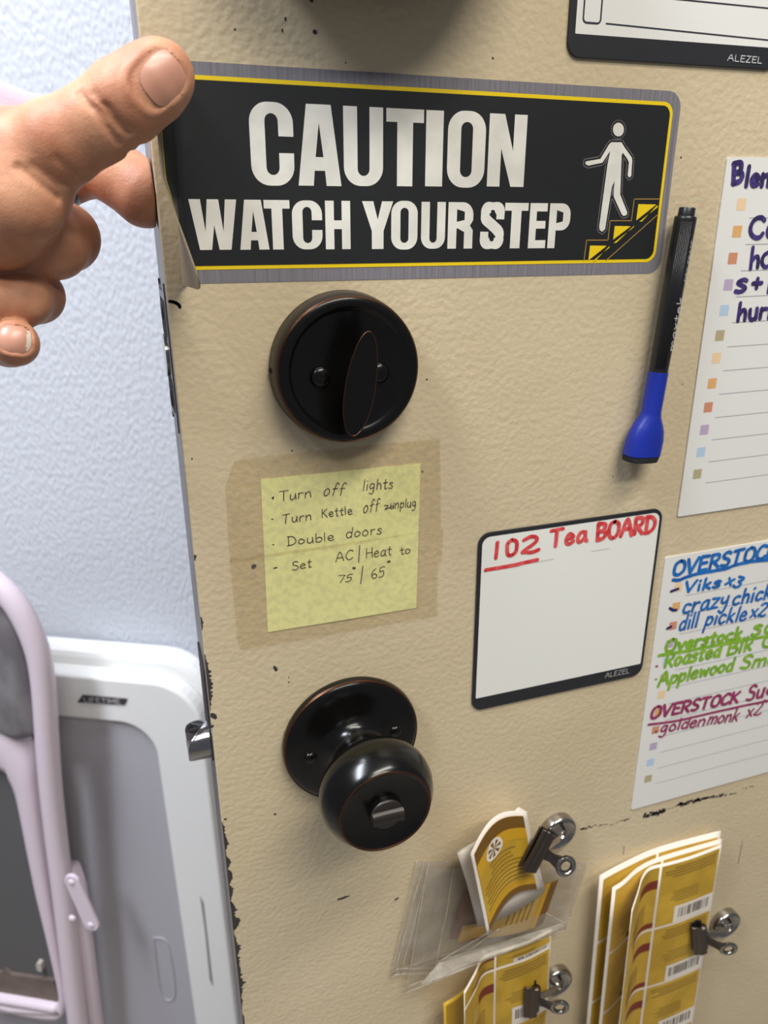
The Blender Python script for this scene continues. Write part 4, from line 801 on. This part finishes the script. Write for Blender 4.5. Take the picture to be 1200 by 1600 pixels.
def tq(x, y, t=66):
    s_, z_ = BG(x, y, t); k = (TZ-z_)/1000
    for _ in range(4): s_, z_ = BG(x, y, t+k*12); k = (TZ-z_)/1000
    return (s_-k*12, z_)
bdg = [tq(120, 1098), tq(194, 1102), tq(198, 1093), tq(128, 1087)]
prism('badge', bdg, 63.5, 65.4, M['table_badge'], tb, frame=tfr, label='dark slanted badge')
def tpoly(text, a, b, top, width, m, w, frame, parent):
    a = np.array(a); b = np.array(b); t = np.array(top); ex = (b-a)/np.linalg.norm(b-a); ey = np.array([-ex[1], ex[0]]); hh = abs((t-a) @ ey)/10; tot = sum(G[c][0]+1.8 for c in text)-1.8; sx = np.linalg.norm(b-a)/tot; x = 0; pl = []
    for c in text:
        g = G[c]
        for st in g[1]: pl += ribbon_polys([tuple(a+ex*(x+px)*sx+ey*py*hh) for px, py in (st if len(g) > 2 else smoothline(st, 3))], width)
        x += g[0]+1.8
    return polymesh('lettering', pl, w, m, parent, frame=frame)
G['F'] = (5, [[(5, 10), (.4, 10), (.4, 0)], [(.4, 5), (4, 5)]], 1); G['M'] = (7, [[(0, 0), (.4, 10), (3.5, 3), (6.6, 10), (7, 0)]], 1)
tpoly('LIFETIME', tq(132, 1097), tq(188, 1100), tq(133, 1090), 1.1, mat('badge_grey', (190, 188, 188), .5), 65.8, tfr, tb)
# embossed logo outline on the panel
em = [tq(240, 1466, 58), tq(262, 1476, 58), tq(273, 1555, 58), tq(252, 1553, 58)]
tube('embossed_mark', [tfr(a, b, 57.4) for a, b in smoothline(em+[em[0]], 6)[:-1]], 1.2, M['table_panel'], tb, seg=6, closed=True)
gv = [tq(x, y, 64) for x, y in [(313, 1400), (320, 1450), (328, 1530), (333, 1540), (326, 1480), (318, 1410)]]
prism('slot_shade', gv, 60, 65.0, mat('slot_shadow', (150, 150, 155), .6), tb, frame=tfr)  # no groove cut: its shade is put into the grey of this strip
# ------------------------------------------------------------------ folding chair
chr_ = thing('folding_chair', WL(-330, -1210, 120), 'pale pink-white metal folding chair with grey padded back, folded against the table', 'chair')
TC = 120.0
def bp(x, y, t=TC): s_, z_ = BG(x, y, t); return WL(s_, z_, t), s_, z_
pth = [bp(*q)[1:] for q in [(0, 917), (33, 957), (58, 1015), (68, 1073), (74, 1160), (82, 1255), (99, 1400), (122, 1600)]]
s0, z0 = pth[-1]; s1, z1 = pth[-2]; sl_ = (s0-s1)/(z0-z1); endz = -1208
leg_end = (s0+sl_*(endz-z0), endz); top_s = pth[0][0]; topz = pth[0][1]+22
mir = top_s-115
right = [(s_, z_) for s_, z_ in pth]
apex = [(top_s-28, pth[0][1]+17), (top_s-60, topz+4), (mir, topz+6)]
full = [leg_end]+right[::-1]+apex; full = full+[(2*mir-s_, z_) for s_, z_ in full[:-1][::-1]]
full = smoothline(full, 5)
tube('back_frame', [WL(a, b, TC+(b-topz)*-.0) for a, b in full], 12.4, M['chair_paint'], chr_, seg=20)
# rear leg tube, emerging beside the front one
rl0, rl1 = bp(122, 1385, 105)[1:], bp(149, 1600, 100)[1:]
d_ = ((rl1[0]-rl0[0])/(rl1[1]-rl0[1])); rle = (rl1[0]+d_*(-1205-rl1[1]), -1205)
for mr_ in (0, 1):
    f_ = (lambda a: 2*mir-a) if mr_ else (lambda a: a)
    tube('rear_leg', [WL(f_(rl0[0]-4), rl0[1]+30, 105), WL(f_(rl0[0]), rl0[1], 105), WL(f_(rl1[0]), rl1[1], 100), WL(f_(rle[0]), rle[1], 96)], 10.5, M['chair_paint'], chr_, seg=18)
    la, lb_ = bp(112, 1378, TC+14)[1:], bp(142, 1445, TC+14)[1:]
    dd = np.array(lb_)-np.array(la); Ld = np.linalg.norm(dd); dd /= Ld; pp = np.array([-dd[1], dd[0]]); outl = []
    for i in range(13): a = math.radians(90+180*i/12); outl.append((math.cos(a)*9.5, math.sin(a)*9.5))
    for i in range(13): a = math.radians(-90+180*i/12); outl.append((Ld+math.cos(a)*9.5, math.sin(a)*9.5))
    lk = prism('hinge_link', [tuple((np.array(la)+dd*a+pp*b)) for a, b in outl], TC+10, TC+14.5, M['chair_paint'], chr_, frame=lambda a, b, w, f_=f_: WL(f_(a), b, w), bev=1)
    for c_ in (la, lb_, bp(114, 1433, TC+12)[1:]):
        k = 0 if c_ is not la else 0; vs_ = []; fs = []
        for rr2, hh_ in ((4.6, 0), (4.2, 2.0), (2.2, 3.4), (.2, 3.6)):
            for i in range(14): a = 2*math.pi*i/14; vs_.append(WL(f_(c_[0]+rr2*math.cos(a)), c_[1]+rr2*math.sin(a), TC+13+hh_))
        fs = [(j*14+i, j*14+(i+1) % 14, (j+1)*14+(i+1) % 14, (j+1)*14+i) for j in range(3) for i in range(14)]
        fixn(mesh('rivet', vs_, fs, M['chair_paint'], chr_, smooth=True))
# padded backrest
bq = [bp(*q, TC+6)[1:] for q in [(2, 962), (22, 985), (36, 1030), (47, 1085), (53, 1135), (50, 1150), (35, 1157), (15, 1152), (0, 1142)]]
bz = min(z_ for s_, z_ in bq); bt_ = [(mir, bq[0][1]+26), (bq[0][0]-26, bq[0][1]+20)]
pad_r = smoothline(bt_+bq+[(bq[-1][0]-60, bq[-1][1]+14), (mir, bq[-1][1]+22)], 4)
pad_o = pad_r+[(2*mir-a, b) for a, b in pad_r[::-1][1:-1]]
ctr_ = np.mean(np.array(pad_o), axis=0)
def padmesh(name, outl, w_in, w_out, m, parent, rings=((1, 0), (1.02, .35), (1.0, .7), (.95, .92), (.85, 1.0), (.4, 1.04)), **k):
    vs_ = []; n = len(outl); c_ = np.mean(np.array(outl), axis=0)
    sx_ = (max(a for a, b in outl)-min(a for a, b in outl))/2; sy_ = (max(b for a, b in outl)-min(b for a, b in outl))/2
    for kk, hh_ in rings:
        off_ = (1-kk)*min(sx_, sy_)
        for a, b in outl:
            v_ = np.array([a, b])-c_; vs_.append(WL(c_[0]+v_[0]*(1-off_/sx_), c_[1]+v_[1]*(1-off_/sy_), w_in+(w_out-w_in)*hh_))
    fs = [(j*n+i, j*n+(i+1) % n, (j+1)*n+(i+1) % n, (j+1)*n+i) for j in range(len(rings)-1) for i in range(n)]+[tuple((len(rings)-1)*n+i for i in range(n)), tuple(range(n-1, -1, -1))]
    return fixn(mesh(name, vs_, fs, m, parent, smooth=True, **k))
padmesh('backrest', pad_o, TC-16, TC+10, M['fabric'], chr_, label='grey fabric padded backrest')
# seat pan seen from beneath: steel rim with dark inside and a brown strip
so = [bp(*q, TC)[1:] for q in [(0, 1140), (25, 1162), (44, 1195), (52, 1240), (62, 1320), (74, 1400), (92, 1510), (101, 1565), (95, 1592), (78, 1596), (40, 1590), (0, 1580)]]
si = [bp(*q, TC)[1:] for q in [(0, 1208), (10, 1222), (20, 1245), (28, 1280), (40, 1340), (55, 1410), (78, 1500), (90, 1558), (86, 1578), (74, 1582), (40, 1578), (0, 1570)]]
def half(p): return smoothline([(mir, p[0][1]+20), (p[0][0]-50, p[0][1]+16)]+p+[(p[-1][0]-60, p[-1][1]+10), (mir, p[-1][1]+12)], 4)
ho, hi = half(so), half(si); n = min(len(ho), len(hi)); ho, hi = ho[:n], hi[:n]
fo = ho+[(2*mir-a, b) for a, b in ho[::-1][1:-1]]; fi = hi+[(2*mir-a, b) for a, b in hi[::-1][1:-1]]; n = len(fo)
vs_ = [WL(a, b, TC-22) for a, b in fo]+[WL(a, b, TC-4) for a, b in fo]+[WL(a*.75+c_*.25, b*.75+d2*.25, TC+2) for (a, b), (c_, d2) in zip(fo, fi)]+[WL(a*.2+c_*.8, b*.2+d2*.8, TC+1) for (a, b), (c_, d2) in zip(fo, fi)]+[WL(a, b, TC-3) for a, b in fi]+[WL(a, b, TC-16) for a, b in fi]
fs = [(j*n+i, j*n+(i+1) % n, (j+1)*n+(i+1) % n, (j+1)*n+i) for j in range(5) for i in range(n)]
st_ = fixn(mesh('seat_pan', vs_, fs, M['chair_paint'], chr_, smooth=True))
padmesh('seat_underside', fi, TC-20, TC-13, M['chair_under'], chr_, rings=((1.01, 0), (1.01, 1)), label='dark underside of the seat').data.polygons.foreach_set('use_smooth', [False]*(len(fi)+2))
wq = [bp(*q, TC-8)[1:] for q in [(0, 1521), (84, 1533), (91, 1560), (84, 1580), (0, 1568)]]
wo = [(mir, wq[0][1]+8)]+wq+[(mir, wq[-1][1]+8)]; wo = wo+[(2*mir-a, b) for a, b in wo[::-1][1:-1]]
prism('cross_strip', wo, TC-13.5, TC-8, M['chair_wood'], chr_, frame=WL, label='brown strip across the seat underside')
wt = bp(62, 1510, TC-8)[1:]; prism('bolt', rr(wt[0]-3.5, wt[1]-7, wt[0]+3.5, wt[1]+7, 3, 4), TC-13, TC-6, mat('bolt_pale', (190, 182, 172), .5), chr_, frame=WL)
# ------------------------------------------------------------------ the hand
def pt(x, y, w): return P(x, y, w)
def seg_d(X, a, b, ra, rb_):
    ab = b-a; t = np.clip(((X-a) @ ab)/(ab @ ab), 0, 1); return np.linalg.norm(X-(a+t[..., None]*ab), axis=-1)-(ra+(rb_-ra)*t)
def smin(a, b, k):
    h = np.clip(.5+.5*(b-a)/k, 0, 1); return b*(1-h)+a*h-k*h*(1-h)
chains = {
 'thumb': ([(-30, 300, 8, 23), (22, 268, 18, 19), (88, 226, 28, 13.2), (150, 192, 31, 12.0), (196, 158, 33, 12.4), (238, 128, 33, 11.6), (252, 117, 33, 10.4)], 3),
 'thenar': ([(-60, 330, 4, 26), (-5, 325, 18, 19.5), (32, 318, 28, 13.6)], 7),
 'index': ([(-80, 260, -30, 13), (40, 268, -30, 12), (102, 270, -28, 11.4), (140, 260, -28, 10.6), (182, 272, -18, 11.2), (226, 303, -12, 12.6)], 2.0),
 'middle': ([(-90, 330, -20, 14), (-10, 360, -22, 12.5), (75, 352, -14, 12.0), (102, 371, -2, 11.8), (84, 384, 8, 11.2), (12, 396, 9, 9.6)], 1.2),
 'ring': ([(-90, 420, -20, 13), (-20, 440, -16, 11.5), (35, 448, -8, 10.4), (56, 462, 3, 9.6), (36, 468, 14, 9.0), (-20, 470, 20, 8.4)], 1.5),
 'pinky': ([(-100, 500, -20, 11), (-40, 520, -14, 10), (-5, 528, -2, 9.0), (14, 534, 14, 8.4), (24, 536, 26, 8.0)], 1.5),
 'palm': ([(-150, 300, -4, 30), (-90, 320, -8, 27)], 10), 'palm_': ([(-150, 380, -6, 26), (-90, 420, -14, 22)], 10),
 'wrist': ([(-420, 190, -10, 30), (-220, 290, -8, 28), (-150, 320, -6, 28)], 12)}
X0 = np.array([-150., -72., -62.]); X1 = np.array([42., 92., 62.]); hstep = 0.8
def field(X):
    f = None
    for nm, (pts, k) in chains.items():
        g = None
        for i in range(len(pts)-1):
            a = pt(*pts[i][:3]); b = pt(*pts[i+1][:3]); d = seg_d(X, a, b, pts[i][3], pts[i+1][3]); g = d if g is None else smin(g, d, 3.0)
        f = g if f is None else smin(f, g, k)
    return f
th_tip = pt(246, 122, 33); th_ip = pt(150, 192, 31); tax = (th_tip-th_ip); tax /= np.linalg.norm(tax)
camp = np.array([0, 0, S]); 
def nail_frame(c_, axd):
    n_ = camp-c_; n_ /= np.linalg.norm(n_); a_ = axd-n_*(axd @ n_); a_ /= np.linalg.norm(a_); return a_, np.cross(n_, a_), n_
def surf(c_, dr, n0=26.0):                                # march onto the skin from outside
    t = n0; 
    for _ in range(40):
        d = float(field((c_+dr*t)[None, :])[0]); t -= d*.9
        if abs(d) < .01: break
    return c_+dr*t
nc1 = pt(247, 124, 33); A1, B1, N1 = nail_frame(nc1, pt(276, 97, 33)-pt(226, 146, 33))
N1 = N1*.94+B1*-.10+A1*.18; N1 /= np.linalg.norm(N1)
nc2 = pt(24, 530, 27); A2, B2, N2 = nail_frame(nc2, pt(55, 535, 27)-pt(5, 528, 27))
def foot(X, c_, A, B, N, la, lb2):
    q = X-c_; s_ = (q @ A)/la; t_ = (q @ B)/lb2; return (np.abs(s_)**3+np.abs(t_)**3), q @ N
def full_field(X):
    f = field(X)
    f = np.where(X[..., 2] < 6, np.maximum(f, X[..., 0]-(UE-.3)), f)
    # nail beds
    for (c_, A, B, N, la, lb2, dep) in ((nc1, A1, B1, N1, 8.0, 6.6, .6), (nc2, A2, B2, N2, 5.0, 4.6, .7)):
        e, h = foot(X, c_, A, B, N, la, lb2); m_ = np.clip((1.25-e)*4, 0, 1)*(h > 0); f = f+dep*m_
        rim = np.exp(-((e-1.9)/.6)**2)*(h > 0); f = f-.35*rim
    # creases across the thumb knuckle and web
    for pts, dp, wd in (([(128, 150, 40), (150, 176, 46), (188, 226, 42)], .75, 1.1), ([(150, 150, 42), (175, 178, 47), (205, 210, 43)], .5, 1.1), ([(172, 172, 48), (190, 198, 46), (207, 208, 44)], .7, 1.3), ([(140, 163, 44), (160, 176, 47), (172, 186, 47)], .4, .8),
                        ([(30, 262, 36), (60, 286, 36), (88, 308, 34)], .9, 1.4), ([(55, 262, 36), (90, 285, 38), (112, 284, 36)], .6, 1.5), ([(90, 248, 40), (112, 268, 40), (135, 276, 36)], .5, 1.2)):
        best = 0
        for i in range(len(pts)-1):
            a = P(*pts[i]); b = P(*pts[i+1])
            # crease sheet: distance to the plane patch spanned by the segment and the view direction
            ab = b-a; L = np.linalg.norm(ab); u_ = ab/L; n_ = camp-(a+b)/2; n_ = n_-u_*(n_ @ u_); n_ /= np.linalg.norm(n_); s_ = np.cross(u_, n_)
            q = X-a; al = np.clip(np.minimum(q @ u_+1.8, L+1.8-(q @ u_)), 0, 1.8)/1.8; dd = q @ s_; hh_ = q @ n_
            best = np.maximum(best, np.exp(-(dd/wd)**2)*al*(hh_ > -22))
        f = f+dp*1.2*best
    return f
def surface_nets():
    ns = ((X1-X0)/hstep).astype(int)+1; gx, gy, gz = (X0[i]+hstep*np.arange(ns[i]) for i in range(3))
    Fv = np.empty(tuple(ns), dtype=np.float64)
    for i in range(0, ns[0], 16):
        X = np.stack(np.meshgrid(gx[i:i+16], gy, gz, indexing='ij'), -1); Fv[i:i+16] = full_field(X)
    s_ = Fv < 0; c8_ = [(i, j, k) for i in (0, 1) for j in (0, 1) for k in (0, 1)]; sl = lambda A, o_: A[o_[0]:A.shape[0]-1+o_[0], o_[1]:A.shape[1]-1+o_[1], o_[2]:A.shape[2]-1+o_[2]]
    cnt = sum(sl(s_, o_).astype(int) for o_ in c8_); act = (cnt > 0) & (cnt < 8); idx = -np.ones(act.shape, int); idx[act] = np.arange(act.sum())
    acc = np.zeros(act.shape+(3,)); num = np.zeros(act.shape)
    for o_ in c8_:
        for ax_ in range(3):
            if o_[ax_] == 0:
                p_ = list(o_); p_[ax_] = 1; a = sl(Fv, o_); b = sl(Fv, p_); cr = (a < 0) != (b < 0); t = np.where(cr, a/np.where(cr, a-b, 1), 0)
                for q in range(3): acc[..., q] += np.where(cr, o_[q]+(t if q == ax_ else 0), 0)
                num += cr
    pos = acc[act]/num[act][:, None]+np.argwhere(act); vv = X0+pos*hstep; faces = []
    for ax_ in range(3):
        o1_, o2_ = [(1, 2), (2, 0), (0, 1)][ax_]
        a = np.take(s_, range(0, s_.shape[ax_]-1), ax_); b = np.take(s_, range(1, s_.shape[ax_]), ax_); cr = np.argwhere(a != b)
        cr = cr[(cr[:, o1_] > 0) & (cr[:, o2_] > 0) & (cr[:, o1_] < s_.shape[o1_]-1) & (cr[:, o2_] < s_.shape[o2_]-1)]
        e1 = np.zeros(3, int); e1[o1_] = 1; e2 = np.zeros(3, int); e2[o2_] = 1
        ids = [idx[tuple((cr-d_).T)] for d_ in (e1+e2, e2, 0*e1, e1)]; q = np.stack(ids, 1); fl2 = b[tuple(cr.T)]
        q[fl2] = q[fl2][:, ::-1]; faces.append(q)
    return vv, np.concatenate(faces)
vv, ff_ = surface_nets()
person = thing('person', (-150, -72, 0), 'hand in a pale pink sleeve pinching up the caution sign corner', 'person')
hand = mesh('hand', [tuple(v) for v in vv], [tuple(int(i) for i in f) for f in ff_], M['skin'], person, smooth=True)
fixn(hand); sm_ = hand.modifiers.new('s', 'SMOOTH'); sm_.iterations = 1; sm_.factor = .4
def nail(c_, A, B, N, la, lb2, name, tip=.82, lift=-.45, base=-1.0):
    vs_ = []; fs = []; nr, na_ = 7, 32; mi = []
    for j in range(nr+1):
        for i in range(na_):
            a = 2*math.pi*i/na_; k = (abs(math.cos(a))**3+abs(math.sin(a))**3)**(-1/3)*(j/nr)*.98
            p = surf(c_+A*la*k*math.cos(a)+B*lb2*k*math.sin(a), N); vs_.append(tuple(p+N*lift)); mi.append(k*math.cos(a))
    for j in range(nr):
        for i in range(na_): fs.append((j*na_+i, j*na_+(i+1) % na_, (j+1)*na_+(i+1) % na_, (j+1)*na_+i))
    o = mesh(name, vs_, fs, None, person, smooth=True, mats=[M['nail'], M['nail_tip']])
    for p_ in o.data.polygons: p_.material_index = 1 if np.mean([mi[v_] for v_ in p_.vertices]) > tip else 0
    return o
nail(nc1, A1, B1, N1, 8.0, 6.6, 'thumbnail', tip=.97, lift=-.3)
nail(nc2, A2, B2, N2, 5.0, 4.6, 'fingernail', tip=.72)
# ring on the index finger and the sleeve
rb_pts = [pt(93, 270, -28), pt(96, 270, -28), pt(110, 269.5, -28), pt(113, 269, -28)]
tube('finger_ring', rb_pts, [11.6, 12.7, 12.7, 11.6], M['ring'], person, seg=32, label='dull grey metal ring')
def slv(s, t):                                            # loose cuff around the wrist, folds along it
    a = 2*math.pi*t; c0 = pt(-520, 40, -42); c1 = pt(62, 285, -42); c_ = c0*(1-s)+c1*s; dx = c1-c0; dx /= np.linalg.norm(dx); e1 = np.cross(dx, [0, 0, 1.]); e1 /= np.linalg.norm(e1); e2 = np.cross(dx, e1)
    r = 31-3*s+1.6*math.sin(5*a+3*s)*(.4+s)+1.0*math.sin(11*a-9*s)+1.3*math.sin(13*s+2*a); 
    return tuple(c_+(e1*math.cos(a)+e2*math.sin(a))*r)
sl_o = grid('sleeve', slv, 30, 72, M['sleeve'], person, label='pale pink sleeve cuff'); solid(sl_o, 1.6, -1)
